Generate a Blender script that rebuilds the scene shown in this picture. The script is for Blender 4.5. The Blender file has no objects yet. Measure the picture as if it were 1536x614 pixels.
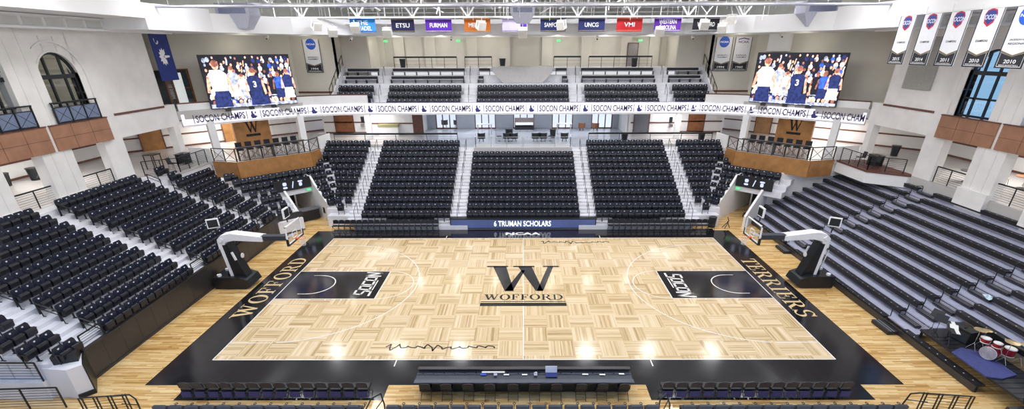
import bpy, math, random
from mathutils import Vector, Matrix
random.seed(7)
S = bpy.context.scene
# ------------------------------------------------------------------ camera, world, lights, exposure
cam_d = bpy.data.cameras.new('camera'); cam = bpy.data.objects.new('camera', cam_d); S.collection.objects.link(cam)
cam.location = (-0.003, -25.151, 12.906)
cam.rotation_euler = (1.127677, 0.00317, 0.002276)
cam_d.sensor_width = 36; cam_d.lens = 696.53 / 1536 * 36
cam_d.shift_x = -(782.34 - 768) / 1536; cam_d.shift_y = (405.0 - 307) / 1536
cam_d.clip_end = 300
S.camera = cam
S.view_settings.view_transform = 'Standard'; S.view_settings.look = 'None'
S.view_settings.exposure = 0.0; S.view_settings.gamma = 1.0; S.view_settings.use_curve_mapping = False
W = bpy.data.worlds.new('daylight'); S.world = W; W.use_nodes = True
wn = W.node_tree; bg = wn.nodes['Background']
tc = wn.nodes.new('ShaderNodeTexCoord'); sx = wn.nodes.new('ShaderNodeSeparateXYZ'); cr = wn.nodes.new('ShaderNodeValToRGB')
mr = wn.nodes.new('ShaderNodeMapRange'); mr.inputs['From Min'].default_value = -0.4; mr.inputs['From Max'].default_value = 0.6
wn.links.new(tc.outputs['Generated'], sx.inputs[0]); wn.links.new(sx.outputs['Z'], mr.inputs['Value'])
wn.links.new(mr.outputs[0], cr.inputs[0]); wn.links.new(cr.outputs[0], bg.inputs['Color'])
cr.color_ramp.elements[0].color = (0.80, 0.84, 0.86, 1); cr.color_ramp.elements[1].color = (0.50, 0.72, 1.25, 1)
e = cr.color_ramp.elements.new(0.42); e.color = (0.95, 0.97, 1.0, 1)
bg.inputs['Strength'].default_value = 0.8

def area(name, loc, size, power, rot=(0, 0, 0), col=(1, 1, 1), sy=None):
    d = bpy.data.lights.new(name, 'AREA'); d.energy = power; d.color = col; d.size = size
    if sy: d.shape = 'RECTANGLE'; d.size_y = sy
    o = bpy.data.objects.new(name, d); S.collection.objects.link(o); o.location = loc; o.rotation_euler = rot
    return o
def point(name, loc, power, col):
    d = bpy.data.lights.new(name, 'POINT'); d.energy = power; d.color = col; d.shadow_soft_size = .12
    o = bpy.data.objects.new(name, d); S.collection.objects.link(o); o.location = loc; return o
LAMP_XY = [(x, y) for y in (-9.5, -1.0, 8.0, 17.0) for x in (-20.5, -13.7, -6.85, 0.0, 6.85, 13.7, 20.5)]  # outermost columns are added to light the side stands
for x, y in LAMP_XY:                                      # high bay lamps: down; the upward lights are added to brighten the roof
    area('hall_lamp_light', (x, y, 16.98), 1.3, 300, col=(0.97, 0.975, 1.0))
    area('added_roof_uplight', (x, y, 17.45), 1.3, 70, rot=(math.pi, 0, 0), col=(1.0, 0.99, 0.98))
for sgn in (-1, 1):                                       # concourse ceilings
    for y in (-2, 5.5): area('concourse_light', (sgn * 31.2, y, 7.5), 3.0, 230, col=(1.0, .97, .92))
    area('concourse_light', (sgn * 27.5, 19.5, 7.4), 4.0, 330, col=(1.0, .96, .9))
    area('concourse_light', (sgn * 15.5, 22.9, 7.3), 3.6, 240, col=(1, .98, .96))
    area('arch_room_light', (sgn * 29.2, 3.5, 13.6), 1.6, 90 if sgn < 0 else 0, col=(1, .92, .78))
    point('gallery_light', (sgn * 23.6, 18.6, 13.3), 45, (1, .93, .8)); point('gallery_light', (sgn * 20.0, 22.6, 13.6), 30, (1, .93, .8))
    for x in (3.5, 8.3, 13.0): point('upper_concourse_light', (sgn * x, 27.3, 13.6), 75, (1.0, .95, .86))
for x in (-6, 0, 6): area('lobby_light', (x, 25, 7.4), 3.0, 120, col=(.9, .95, 1.0))

# ------------------------------------------------------------------ materials
MATS = {}
def mat(name, col, rough=.5, metal=0.0, var=.08, scale=6.0, emit=0.0, bump=0.0, coat=0.0, alpha=1.0, spec=None):
    if name in MATS: return MATS[name]
    m = bpy.data.materials.new(name); m.use_nodes = True; nt = m.node_tree; b = nt.nodes['Principled BSDF']
    t = nt.nodes.new('ShaderNodeTexCoord'); n = nt.nodes.new('ShaderNodeTexNoise'); n.inputs['Scale'].default_value = scale
    n.inputs['Detail'].default_value = 3
    r = nt.nodes.new('ShaderNodeValToRGB')
    r.color_ramp.elements[0].position = .3; r.color_ramp.elements[1].position = .7
    r.color_ramp.elements[0].color = tuple(c * (1 - var) for c in col) + (1,)
    r.color_ramp.elements[1].color = tuple(min(1, c * (1 + var)) for c in col) + (1,)
    nt.links.new(t.outputs['Object'], n.inputs['Vector']); nt.links.new(n.outputs['Fac'], r.inputs['Fac'])
    nt.links.new(r.outputs['Color'], b.inputs['Base Color'])
    b.inputs['Roughness'].default_value = rough; b.inputs['Metallic'].default_value = metal
    if spec is not None: b.inputs['Specular IOR Level'].default_value = spec
    if coat: b.inputs['Coat Weight'].default_value = coat; b.inputs['Coat Roughness'].default_value = .08
    if emit:
        nt.links.new(r.outputs['Color'], b.inputs['Emission Color']); b.inputs['Emission Strength'].default_value = emit
    if alpha < 1: b.inputs['Alpha'].default_value = alpha
    if bump:
        bp = nt.nodes.new('ShaderNodeBump'); bp.inputs['Strength'].default_value = bump; bp.inputs['Distance'].default_value = .01
        nt.links.new(n.outputs['Fac'], bp.inputs['Height']); nt.links.new(bp.outputs[0], b.inputs['Normal'])
    MATS[name] = m; return m

def wood_floor(name, parquet, c0, c1, c2, rough):
    m = bpy.data.materials.new(name); m.use_nodes = True; nt = m.node_tree; b = nt.nodes['Principled BSDF']
    N = nt.nodes; L = nt.links
    def math_(op, a, bb=None):
        q = N.new('ShaderNodeMath'); q.operation = op
        for i, v in enumerate((a, bb)):
            if v is None: continue
            if isinstance(v, (int, float)): q.inputs[i].default_value = v
            else: L.new(v, q.inputs[i])
        return q.outputs[0]
    t = N.new('ShaderNodeTexCoord'); s = N.new('ShaderNodeSeparateXYZ'); L.new(t.outputs['Object'], s.inputs[0])
    X, Y = s.outputs['X'], s.outputs['Y']
    T = 1.22
    if parquet:
        cx = math_('FLOOR', math_('DIVIDE', X, T)); cy = math_('FLOOR', math_('DIVIDE', Y, T))
        par = math_('FLOORED_MODULO', math_('ADD', cx, cy), 2)
        mx = N.new('ShaderNodeMix'); mx.data_type = 'FLOAT'; L.new(par, mx.inputs[0]); L.new(Y, mx.inputs[2]); L.new(X, mx.inputs[3])
        my = N.new('ShaderNodeMix'); my.data_type = 'FLOAT'; L.new(par, my.inputs[0]); L.new(X, my.inputs[2]); L.new(Y, my.inputs[3])
        across, along = mx.outputs[0], my.outputs[0]
        cell = math_('ADD', math_('MULTIPLY', cx, 17.3), math_('MULTIPLY', cy, 41.7))
    else:
        across, along = Y, X; cell = None
    def layer(w, ln):
        i = math_('FLOOR', math_('DIVIDE', across, w))
        if parquet: j = cell
        else:
            off = math_('MULTIPLY', i, 7.31)
            j = math_('FLOOR', math_('ADD', math_('DIVIDE', along, ln), off))
        cv = N.new('ShaderNodeCombineXYZ'); L.new(i, cv.inputs[0]); L.new(j, cv.inputs[1])
        if parquet: L.new(par, cv.inputs[2])
        wn_ = N.new('ShaderNodeTexWhiteNoise'); wn_.noise_dimensions = '3D'; L.new(cv.outputs[0], wn_.inputs['Vector'])
        return wn_.outputs['Value']
    l1 = layer(.061 if parquet else .076, 1.3); l2 = layer(.244 if parquet else .228, 1.9)
    # long grain
    cg = N.new('ShaderNodeCombineXYZ'); L.new(math_('MULTIPLY', across, 9), cg.inputs[0]); L.new(math_('MULTIPLY', along, .8), cg.inputs[1])
    ng = N.new('ShaderNodeTexNoise'); ng.inputs['Scale'].default_value = 1.5; ng.inputs['Detail'].default_value = 4; L.new(cg.outputs[0], ng.inputs['Vector'])
    v = math_('ADD', math_('ADD', math_('MULTIPLY', l1, .42), math_('MULTIPLY', l2, .28)), math_('MULTIPLY', ng.outputs['Fac'], .35))
    r = N.new('ShaderNodeValToRGB'); L.new(v, r.inputs['Fac'])
    r.color_ramp.elements[0].position = .12; r.color_ramp.elements[1].position = .85
    r.color_ramp.elements[0].color = c0 + (1,); r.color_ramp.elements[1].color = c2 + (1,)
    q = r.color_ramp.elements.new(.45); q.color = c1 + (1,)
    L.new(r.outputs[0], b.inputs['Base Color']); b.inputs['Roughness'].default_value = rough
    b.inputs['Specular IOR Level'].default_value = .5
    MATS[name] = m; return m

M_white = mat('white_paint', (.80, .79, .79), .6, var=.03, scale=.7)
M_stone = mat('cast_stone', (.78, .76, .74), .65, var=.05, scale=1.2, bump=.1)
M_beige = mat('beige_paint', (.66, .63, .56), .7, var=.04, scale=.6)
M_soffit = mat('soffit_paint', (.84, .84, .85), .55, var=.02, scale=.5)
M_soffit2 = mat('soffit_panel', (.66, .67, .66), .6, var=.04, scale=2)
M_roof = mat('roof_deck', (.62, .62, .60), .7, var=.05, scale=2)
M_clere = mat('clerestory_paint', (.55, .55, .51), .7, var=.12, scale=.8)
M_conc = mat('terrace_concrete', (.74, .74, .78), .6, var=.06, scale=1.5)
M_grey = mat('platform_grey', (.52, .51, .52), .6, var=.05)
M_cfloor = mat('concourse_floor', (.50, .48, .47), .25, var=.05, scale=.8)
M_lobby = mat('lobby_terrazzo', (.50, .52, .58), .12, var=.04, scale=3)
M_black = mat('black_metal', (.009, .012, .015), .4, var=.2)
M_blackp = mat('black_panel', (.035, .032, .032), .35, var=.15, scale=1.0)
M_trim = mat('dark_wood_trim', (.13, .05, .035), .45, var=.2)
M_wood = mat('cherry_wood', (.42, .17, .07), .4, var=.18, scale=2.5)
M_woodp = mat('red_oak_panel', (.34, .17, .10), .45, var=.15, scale=1.6)
M_oak = mat('golden_oak', (.36, .17, .055), .4, var=.18, scale=2.0)
M_door = mat('brown_door_wood', (.22, .08, .03), .4, var=.2, scale=3)
M_seat = mat('navy_vinyl', (.011, .015, .032), .30, var=.25, scale=9)
M_pan = mat('black_vinyl', (.008, .009, .015), .42, var=.25, scale=9)
M_badge = mat('silver_badge', (.85, .85, .88), .3, var=.02)
M_bench = mat('black_bench_plastic', (.012, .012, .015), .45, var=.25, scale=5)
M_deck = mat('bleacher_deck', (.42, .43, .55), .35, var=.08, scale=2.0)
M_riser = mat('bleacher_riser', (.42, .42, .49), .4, var=.1)
M_tread = mat('aisle_tread_black', (.02, .02, .024), .5, var=.2)
M_nose = mat('step_nosing', (.45, .45, .5), .5, var=.05)
M_line = mat('white_line_paint', (.86, .84, .78), .25, var=.02)
M_court = mat('black_court_stain', (.013, .012, .014), .11, var=.3, scale=1.5)
M_tan = mat('gold_letter_paint', (.72, .54, .28), .25, var=.05)
M_blackink = mat('black_letter_paint', (.015, .014, .016), .2, var=.1)
M_blue = mat('royal_blue', (.02, .07, .42), .5, var=.1)
M_navy = mat('navy_cloth', (.015, .03, .16), .7, var=.12, scale=3)
M_steelw = mat('white_steel', (.85, .85, .87), .45, var=.03)
M_steelg = mat('lavender_grey_steel', (.50, .51, .62), .45, var=.05)
M_chrome = mat('chrome', (.7, .7, .72), .2, metal=1, var=.05)
M_orange = mat('orange_rim_paint', (.85, .16, .03), .4, var=.05)
M_net = mat('white_net_cord', (.85, .85, .85), .8, var=.03)
M_speaker = mat('speaker_white', (.82, .80, .76), .5, var=.03)
M_red = mat('red_shell', (.30, .01, .02), .25, var=.15)
M_brass = mat('cymbal_brass', (.55, .42, .22), .3, metal=.8, var=.1)
M_bluemat = mat('blue_carpet', (.055, .065, .20), .8, var=.12, scale=8)
M_bluefab = mat('blue_chair_fabric', (.035, .04, .15), .6, var=.15)
M_greyfab = mat('dark_grey_padding', (.035, .042, .055), .45, var=.15)
M_lamp = mat('lamp_diffuser', (1, 1, 1), .5, var=.0, emit=9)
M_led = mat('ribbon_led_white', (.86, .84, .98), .5, var=.01, emit=.75)
M_ledink = mat('ribbon_led_ink', (.02, .015, .06), .6, var=.05)
M_lednavy = mat('ribbon_led_navy', (.03, .03, .16), .5, var=.05, emit=.3)
M_exit = mat('exit_green', (.08, .6, .2), .5, var=.02, emit=1.2)
M_purple = mat('purple_glow_fascia', (.10, .05, .32), .5, var=.1)
M_apron = wood_floor('golden_maple_strips', False, (.34, .16, .035), (.66, .40, .14), (.86, .66, .34), .16)
M_parq = wood_floor('basketweave_maple', True, (.38, .24, .10), (.66, .49, .27), (.84, .68, .45), .125)

def glass(name, col, amount=.75, rough=.02):
    m = bpy.data.materials.new(name); m.use_nodes = True; nt = m.node_tree; nt.nodes.clear()
    o = nt.nodes.new('ShaderNodeOutputMaterial'); t = nt.nodes.new('ShaderNodeBsdfTransparent'); g = nt.nodes.new('ShaderNodeBsdfGlossy')
    x = nt.nodes.new('ShaderNodeMixShader'); t.inputs[0].default_value = col + (1,); g.inputs['Roughness'].default_value = rough
    x.inputs[0].default_value = 1 - amount; nt.links.new(t.outputs[0], x.inputs[1]); nt.links.new(g.outputs[0], x.inputs[2]); nt.links.new(x.outputs[0], o.inputs[0])
    MATS[name] = m; return m
G_clear = glass('clear_glass', (.93, .96, .96), .93)
G_blue = glass('outdoor_blue_glass', (.38, .68, 1.0), .93)  # blue daylight from outdoors is put into the pane colour
G_dark = glass('interior_glass', (.6, .65, .7), .85)
G_net = glass('backboard_glass', (.92, .94, .95), .92)

# ------------------------------------------------------------------ mesh helpers
class MB:
    def __init__(s): s.v = []; s.f = []; s.mi = []; s.m = 0; s.smooth = []; s.sm = False
    def add(s, vs, fs):
        k = len(s.v); s.v += [tuple(p) for p in vs]
        for f in fs: s.f.append([k + i for i in f]); s.mi.append(s.m); s.smooth.append(s.sm)
    def box(s, x0, x1, y0, y1, z0, z1):
        s.add([(x0, y0, z0), (x1, y0, z0), (x1, y1, z0), (x0, y1, z0), (x0, y0, z1), (x1, y0, z1), (x1, y1, z1), (x0, y1, z1)],
              [(0, 3, 2, 1), (4, 5, 6, 7), (0, 1, 5, 4), (1, 2, 6, 5), (2, 3, 7, 6), (3, 0, 4, 7)]); return s
    def cb(s, c, sx_, sy_, sz_, rz=0, rx=0, ry=0):
        R = Matrix.Rotation(rz, 3, 'Z') @ Matrix.Rotation(ry, 3, 'Y') @ Matrix.Rotation(rx, 3, 'X'); c = Vector(c)
        P = [c + R @ Vector((a * sx_ / 2, b * sy_ / 2, d * sz_ / 2)) for d in (-1, 1) for a, b in ((-1, -1), (1, -1), (1, 1), (-1, 1))]
        s.add(P, [(0, 3, 2, 1), (4, 5, 6, 7), (0, 1, 5, 4), (1, 2, 6, 5), (2, 3, 7, 6), (3, 0, 4, 7)]); return s
    def bar(s, p, q, w, h=None):
        h = h or w; p = Vector(p); q = Vector(q); d = (q - p); l = d.length
        if l < 1e-6: return s
        d.normalize(); up = Vector((0, 0, 1)) if abs(d.z) < .95 else Vector((1, 0, 0))
        a = d.cross(up).normalized(); b = a.cross(d)
        P = [c + a * i * w / 2 + b * j * h / 2 for c in (p, q) for i, j in ((-1, -1), (1, -1), (1, 1), (-1, 1))]
        s.add(P, [(0, 1, 2, 3), (7, 6, 5, 4), (0, 4, 5, 1), (1, 5, 6, 2), (2, 6, 7, 3), (3, 7, 4, 0)]); return s
    def tube(s, pts, r, n=6):
        for i in range(len(pts) - 1):
            p = Vector(pts[i]); q = Vector(pts[i + 1]); d = q - p
            if d.length < 1e-6: continue
            d.normalize(); up = Vector((0, 0, 1)) if abs(d.z) < .95 else Vector((1, 0, 0))
            a = d.cross(up).normalized(); b = a.cross(d)
            P = [c + a * r * math.cos(t * 2 * math.pi / n) + b * r * math.sin(t * 2 * math.pi / n) for c in (p, q) for t in range(n)]
            o = s.sm; s.sm = True
            s.add(P, [(t, (t + 1) % n, n + (t + 1) % n, n + t) for t in range(n)]); s.sm = o
            s.add(P, [tuple(range(n))[::-1], tuple(range(n, 2 * n))])
        return s
    def cyl(s, c, r, h, n=16, r2=None, axis='Z'):
        r2 = r if r2 is None else r2; c = Vector(c)
        def pt(rr, t, z):
            x, y = rr * math.cos(t), rr * math.sin(t)
            return c + (Vector((x, y, z)) if axis == 'Z' else Vector((x, z, y)) if axis == 'Y' else Vector((z, x, y)))
        P = [pt(r, t * 2 * math.pi / n, 0) for t in range(n)] + [pt(r2, t * 2 * math.pi / n, h) for t in range(n)]
        o = s.sm; s.sm = True
        s.add(P, [(t, (t + 1) % n, n + (t + 1) % n, n + t) for t in range(n)]); s.sm = o
        s.add(P, [tuple(range(n))[::-1], tuple(range(n, 2 * n))]); return s
    def prism(s, pts, z0, z1):
        n = len(pts)
        P = [(x, y, z0) for x, y in pts] + [(x, y, z1) for x, y in pts]
        s.add(P, [tuple(range(n))[::-1], tuple(range(n, 2 * n))] + [(i, (i + 1) % n, n + (i + 1) % n, n + i) for i in range(n)]); return s
    def slab(s, pts, d):                                   # polygon of 3-D points extruded along vector d
        n = len(pts); d = Vector(d); P = [Vector(p) for p in pts]; P += [p + d for p in P]
        s.add(P, [tuple(range(n))[::-1], tuple(range(n, 2 * n))] + [(i, (i + 1) % n, n + (i + 1) % n, n + i) for i in range(n)]); return s
    def quad(s, *p): s.add(p, [tuple(range(len(p)))]); return s
    def xf(s, M):
        s.v = [tuple(M @ Vector(p)) for p in s.v]; return s
    def build(s, name, mats, parent=None):
        me = bpy.data.meshes.new(name); me.from_pydata(s.v, [], s.f)
        if not isinstance(mats, (list, tuple)): mats = [mats]
        for q in mats: me.materials.append(q)
        me.polygons.foreach_set('material_index', s.mi); me.polygons.foreach_set('use_smooth', s.smooth); me.update()
        o = bpy.data.objects.new(name, me); S.collection.objects.link(o)
        if parent: o.parent = parent
        return o
def tag(o, label, cat, group=None, kind=None):
    if label: o['label'] = label
    if cat: o['category'] = cat
    if group: o['group'] = group
    if kind: o['kind'] = kind
    return o
def struct(name, mb, m, parent=None):
    o = mb.build(name, m, parent)
    if not parent: o['kind'] = 'structure'
    return o
def empty(name, loc, rz=0, label=None, cat=None, group=None):
    o = bpy.data.objects.new(name, None); S.collection.objects.link(o); o.location = loc; o.rotation_euler = (0, 0, rz)
    return tag(o, label, cat, group)
def copy_tree(o, parent=None):
    c = o.copy(); S.collection.objects.link(c); c.parent = parent
    for ch in list(o.children): copy_tree(ch, c)
    return c
def place(first, used, loc, rz, label, group, mirror=False):
    o = first if not used else copy_tree(first)
    o.location = loc; o.rotation_euler = (0, 0, rz); o['label'] = label; o['group'] = group
    return o
ORD = ['first', 'second', 'third', 'fourth', 'fifth', 'sixth', 'seventh', 'eighth', 'ninth', 'tenth', 'eleventh', 'twelfth', 'thirteenth', 'fourteenth', 'fifteenth', 'sixteenth', 'seventeenth', 'eighteenth', 'nineteenth', 'twentieth']

_fc = {}
def text_mesh(txt, bold=.0):
    k = (txt, bold)
    if k in _fc: return _fc[k]
    cu = bpy.data.curves.new('t', 'FONT'); cu.body = txt; cu.size = 1; cu.offset = bold; cu.align_x = 'CENTER'; cu.resolution_u = 3
    ob = bpy.data.objects.new('t', cu); me = bpy.data.meshes.new_from_object(ob)
    vs = [tuple(v.co) for v in me.vertices]; fs = [tuple(p.vertices) for p in me.polygons]
    bpy.data.objects.remove(ob); bpy.data.meshes.remove(me)
    if vs:
        x0 = min(v[0] for v in vs); x1 = max(v[0] for v in vs); y0 = min(v[1] for v in vs); y1 = max(v[1] for v in vs)
        vs = [((v[0] - x0) / (x1 - x0) - .5, (v[1] - y0) / (y1 - y0) - .5) for v in vs]
    _fc[k] = (vs, fs); return _fc[k]
def text_on(mb, txt, c, xd, yd, w, h, bold=.0, lift=None):
    """text fitted into a w x h box centred on c, reading along xd with its top towards yd"""
    vs, fs = text_mesh(txt, bold); c = Vector(c); xd = Vector(xd).normalized(); yd = Vector(yd).normalized()
    mb.add([c + xd * v[0] * w + yd * v[1] * h for v in vs], fs)

# serif capitals built from stems, bowls and slabs; each returned as polygons in a unit-high box
def ring(cx, cy, ro, so, ri, si, a0=0, a1=360, n=20):
    P = []
    out = []
    for i in range(n):
        t0 = math.radians(a0 + (a1 - a0) * i / n); t1 = math.radians(a0 + (a1 - a0) * (i + 1) / n)
        out.append([(cx + ro * math.cos(t0), cy + so * math.sin(t0)), (cx + ro * math.cos(t1), cy + so * math.sin(t1)),
                    (cx + ri * math.cos(t1), cy + si * math.sin(t1)), (cx + ri * math.cos(t0), cy + si * math.sin(t0))])
    return out
def rect(x0, x1, y0, y1): return [(x0, y0), (x1, y0), (x1, y1), (x0, y1)]
def serif(ch):
    T, s = .17, .06
    if ch == 'W':
        return 1.35, [[(.10, 1), (.33, 1), (.56, 0), (.42, 0)], [(.42, 0), (.52, 0), (.72, .66), (.66, .78)],
                      [(.56, 1), (.79, 1), (1.02, 0), (.88, 0)], [(.88, 0), (.99, 0), (1.26, 1), (1.18, 1)],
                      rect(0, .42, .945, 1), rect(.48, .88, .945, 1), rect(1.04, 1.38, .945, 1)]
    if ch == 'O': return .95, ring(.475, .5, .46, .52, .27, .455)
    if ch == 'F': return .74, [rect(.12, .12 + T, 0, 1), rect(0, .41, 0, s), rect(0, .68, 1 - s, 1), [(.60, .72), (.68, .72), (.68, 1), (.63, 1)],
                               rect(.2, .50, .48, .48 + s), rect(.46, .52, .36, .66)]
    if ch == 'E': return .78, serif('F')[1] + [rect(0, .70, 0, s), [(.65, 0), (.70, 0), (.74, .3), (.66, .3)]]
    if ch == 'R': return .92, [rect(.12, .12 + T, 0, 1), rect(0, .41, 0, s), rect(0, .4, 1 - s, 1), rect(.2, .42, .46, .46 + s)] + \
        ring(.4, .735, .36, .265, .19, .21, -90, 90, 12) + [[(.38, .48), (.56, .50), (.88, 0), (.68, 0)], rect(.66, .96, 0, s)]
    if ch == 'D': return .95, [rect(.12, .12 + T, 0, 1), rect(0, .4, 0, s), rect(0, .4, 1 - s, 1)] + ring(.38, .5, .54, .5, .35, .44, -90, 90, 16)
    if ch == 'T': return .84, [rect(.33, .33 + T, 0, 1), rect(.22, .62, 0, s), rect(0, .84, 1 - s, 1), [(0, .7), (.06, .7), (.12, 1), (0, 1)], [(.78, .7), (.84, .7), (.84, 1), (.72, 1)]]
    if ch == 'I': return .46, [rect(.14, .14 + T, 0, 1), rect(0, .45, 0, s), rect(0, .45, 1 - s, 1)]
    if ch == 'S': return .72, ring(.35, .74, .32, .27, .17, .205, 20, 270, 16) + ring(.35, .27, .34, .28, .17, .215, -160, 90, 16) + [rect(.60, .66, .70, 1), rect(.02, .08, 0, .30)]
    return .4, []
def serif_text(mb, txt, c, xd, yd, w, h, gap=.1):
    L = []; x = 0
    for ch in txt:
        a, P = serif(ch); L += [[(px + x, py) for px, py in p] for p in P]; x += a + gap
    x -= gap; c = Vector(c); xd = Vector(xd).normalized(); yd = Vector(yd).normalized(); k = 0
    zd = xd.cross(yd)
    for p in L:
        k += 1; o = zd * (k % 3) * .0004
        pts = [c + xd * (q[0] / x - .5) * w + yd * (q[1] - .5) * h + o for q in p]
        mb.add(pts, [tuple(range(len(p)))])
# ================================================================== SETTING
R2 = math.sqrt(2)
ZC = 4.88                                                # concourse level
HX, HY = 14.33, 7.62                                     # half court
def uv(u, v, z=0.0, s=-1):                               # 45-degree corner frame; s=-1 left, +1 right
    x = (u + v) / R2; y = (u - v) / R2
    return (x if s < 0 else -x, y, z)
fl = MB(); fl.quad((-33, -15, 0), (33, -15, 0), (33, 30, 0), (-33, 30, 0)); floor = struct('floor', fl, M_apron)
m = MB(); m.quad((-HX, -HY, .004), (HX, -HY, .004), (HX, HY, .004), (-HX, HY, .004)); struct('floor_parquet', m, M_parq)
m = MB()
for a in ((-16.16, 16.16, -9.40, -HY), (-16.16, 16.16, HY, 9.2), (-16.16, -HX, -HY, HY), (HX, 16.16, -HY, HY), (-14.3, -5.74, -10.35, -9.40), (5.2, 14.3, -10.35, -9.40),
          (-15.0, 15.0, 9.2, 9.55), (-HX, -HX + 5.79, -1.83, 1.83), (HX - 5.79, HX, -1.83, 1.83)):
    x0, x1, y0, y1 = a; m.quad((x0, y0, .007), (x1, y0, .007), (x1, y1, .007), (x0, y1, .007))
struct('floor_black_border', m, M_court)
m = MB(); z = .011; lw = .055
def ln(x0, y0, x1, y1, w=lw):
    if abs(x1 - x0) > abs(y1 - y0): m.quad((x0, y0 - w / 2, z), (x1, y0 - w / 2, z), (x1, y0 + w / 2, z), (x0, y0 + w / 2, z))
    else: m.quad((x0 - w / 2, y0, z), (x0 + w / 2, y0, z), (x0 + w / 2, y1, z), (x0 - w / 2, y1, z))
def arc(cx, cy, r, a0, a1, n=40, w=lw):
    for i in range(n):
        t0, t1 = (math.radians(a0 + (a1 - a0) * k / n) for k in (i, i + 1))
        m.quad(*[(cx + q * math.cos(t), cy + q * math.sin(t), z) for q, t in ((r - w / 2, t0), (r + w / 2, t0), (r + w / 2, t1), (r - w / 2, t1))])
for s in (-1, 1): ln(-HX, s * HY, HX, s * HY); ln(s * HX, -HY, s * HX, HY)
ln(0, -HY, 0, HY, .045)
for s in (-1, 1):
    fx = s * (HX - 5.79); a0, a1 = (-90, 90) if s < 0 else (90, 270)
    for q in (-1, 1):
        ln(s * HX, q * 1.83, fx, q * 1.83)
        for dx in (2.1, 3.0, 3.9, 4.8): ln(s * (HX - dx), q * 1.83, s * (HX - dx) - s * .05, q * 1.98, .06)
        ln(s * HX, q * 6.25, s * (HX - 2.1), q * 6.25)
        ln(s * (HX - 1.1), q * 1.22, s * (HX - 1.6), q * 1.22, .05)
        for dx in (8.5,): ln(s * (HX - dx), q * HY, s * (HX - dx) - .06, q * (HY + .5), .05)
    ln(fx, -1.83, fx, 1.83)
    arc(fx, 0, 1.83, a0, a1); t = 70; ax = s * (HX - 1.6)
    th = math.degrees(math.asin(6.25 / 6.3)) 
    arc(ax, 0, 6.28, -84 if s < 0 else 96, 84 if s < 0 else 264, 60)
    arc(ax, 0, 1.22, a0, a1, 24, .07)
struct('floor_court_lines', m, M_line)
m = MB(); z = .013
# centre W, name and rules
def flat(p): m.add([(x, y, z) for x, y in p], [tuple(range(len(p)))])
Wp = [[(-2.1, 2.6), (-.98, 2.6), (.06, -.9), (-1.02 + .35, -.9)]]
def WX(q): return [(x, y) for x, y in q]
for q in ([(-1.98, 2.55), (-1.12, 2.55), (-.55, -.9), (-1.1, -.9)], [(-1.1, -.9), (-.62, -.9), (.12, 1.95), (-.12, 1.95)],
          [(-.35, 2.55), (.55, 2.55), (1.18, -.9), (.75, -.9)], [(.80, -.9), (1.18, -.9), (1.98, 2.55), (1.62, 2.55)],
          [(-2.37, 2.43), (-1.0, 2.43), (-1.0, 2.62), (-2.37, 2.62)], [(-.66, 2.43), (.74, 2.43), (.74, 2.62), (-.66, 2.62)], [(1.3, 2.43), (2.34, 2.43), (2.34, 2.62), (1.3, 2.62)]): flat(q)
serif_text(m, 'WOFFORD', (0, -1.64, z), (1, 0, 0), (0, 1, 0), 4.6, .66, .06)
flat([(-2.4, -2.2), (2.4, -2.2), (2.4, -2.13), (-2.4, -2.13)]); flat([(-2.42, -2.68), (2.42, -2.68), (2.42, -2.32), (-2.42, -2.32)])
# scrawled signatures, two of them
def scrawl(x0, y0, w, h, seed):
    rnd = random.Random(seed); P = []
    n = 46
    for i in range(n + 1):
        t = i / n; big = h * (.9 if (t < .14 or .36 < t < .50) else .32)
        P.append((x0 + w * (t + .018 * math.sin(i * 1.7)), y0 + .06 * math.sin(t * 9) + big * .5 * math.sin(i * 1.45 + rnd.random() * .8)))
    for a, b in zip(P, P[1:]):
        d = Vector((b[0] - a[0], b[1] - a[1], 0)); d.normalize(); nrm = Vector((-d.y, d.x, 0)) * .035
        m.quad((a[0] - nrm.x, a[1] - nrm.y, z), (b[0] - nrm.x, b[1] - nrm.y, z), (b[0] + nrm.x, b[1] + nrm.y, z), (a[0] + nrm.x, a[1] + nrm.y, z))
scrawl(-6.6, -6.65, 5.2, .62, 3); scrawl(1.3, 6.75, 5.0, .62, 5)
struct('floor_centre_logo', m, M_blackink)
m = MB(); z = .014
serif_text(m, 'WOFFORD', (-15.2, .0, z), (0, 1, 0), (-1, 0, 0), 7.9, 1.0)
serif_text(m, 'TERRIERS', (15.18, -.1, z), (0, -1, 0), (1, 0, 0), 7.6, 1.0)
struct('floor_baseline_lettering', m, M_tan)
m = MB()
for s in (-1, 1):
    # angular SOCON lettering in the lane, slanted block capitals
    c = Vector((s * 9.45, 0, z)); xd = Vector((0, -s, 0)); yd = Vector((s, 0, 0)); adv = .6
    def st(pts, wd=.13, k=0):
        for a, b in zip(pts, pts[1:]):
            A, B = [c + xd * (p[0] + .10 * p[1]) + yd * (p[1] * .9) for p in (a, b)]
            d = (B - A).normalized(); nn = Vector((-d.y, d.x, 0)) * wd / 2; A = A - d * wd * .35; B = B + d * wd * .35
            m.quad(A - nn, B - nn, B + nn, A + nn)
    x = -1.3
    st([(x + .42, .5), (x, .5), (x, .06), (x + .42, -.06), (x + .42, -.5), (x - .1, -.5)]); x += .62
    st([(x, .38), (x + .42, .38), (x + .42, -.32), (x, -.32), (x, .38)]); x += .62
    st([(x + .42, .38), (x, .38), (x, -.32), (x + .42, -.32)]); x += .6
    st([(x, .38), (x + .42, .38), (x + .42, -.32), (x, -.32), (x, .38)]); x += .62
    st([(x, -.5), (x, .5), (x + .42, -.5), (x + .42, .55)]); st([(-.7, -.52), (.55, -.52)], .07)
# collegiate association wordmark on the far apron
text_on(m, 'NCAA', (0, 8.55, z), (1, 0, 0), (0, 1, 0), 2.7, .55, .04)
struct('floor_white_lettering', m, M_line)

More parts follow.
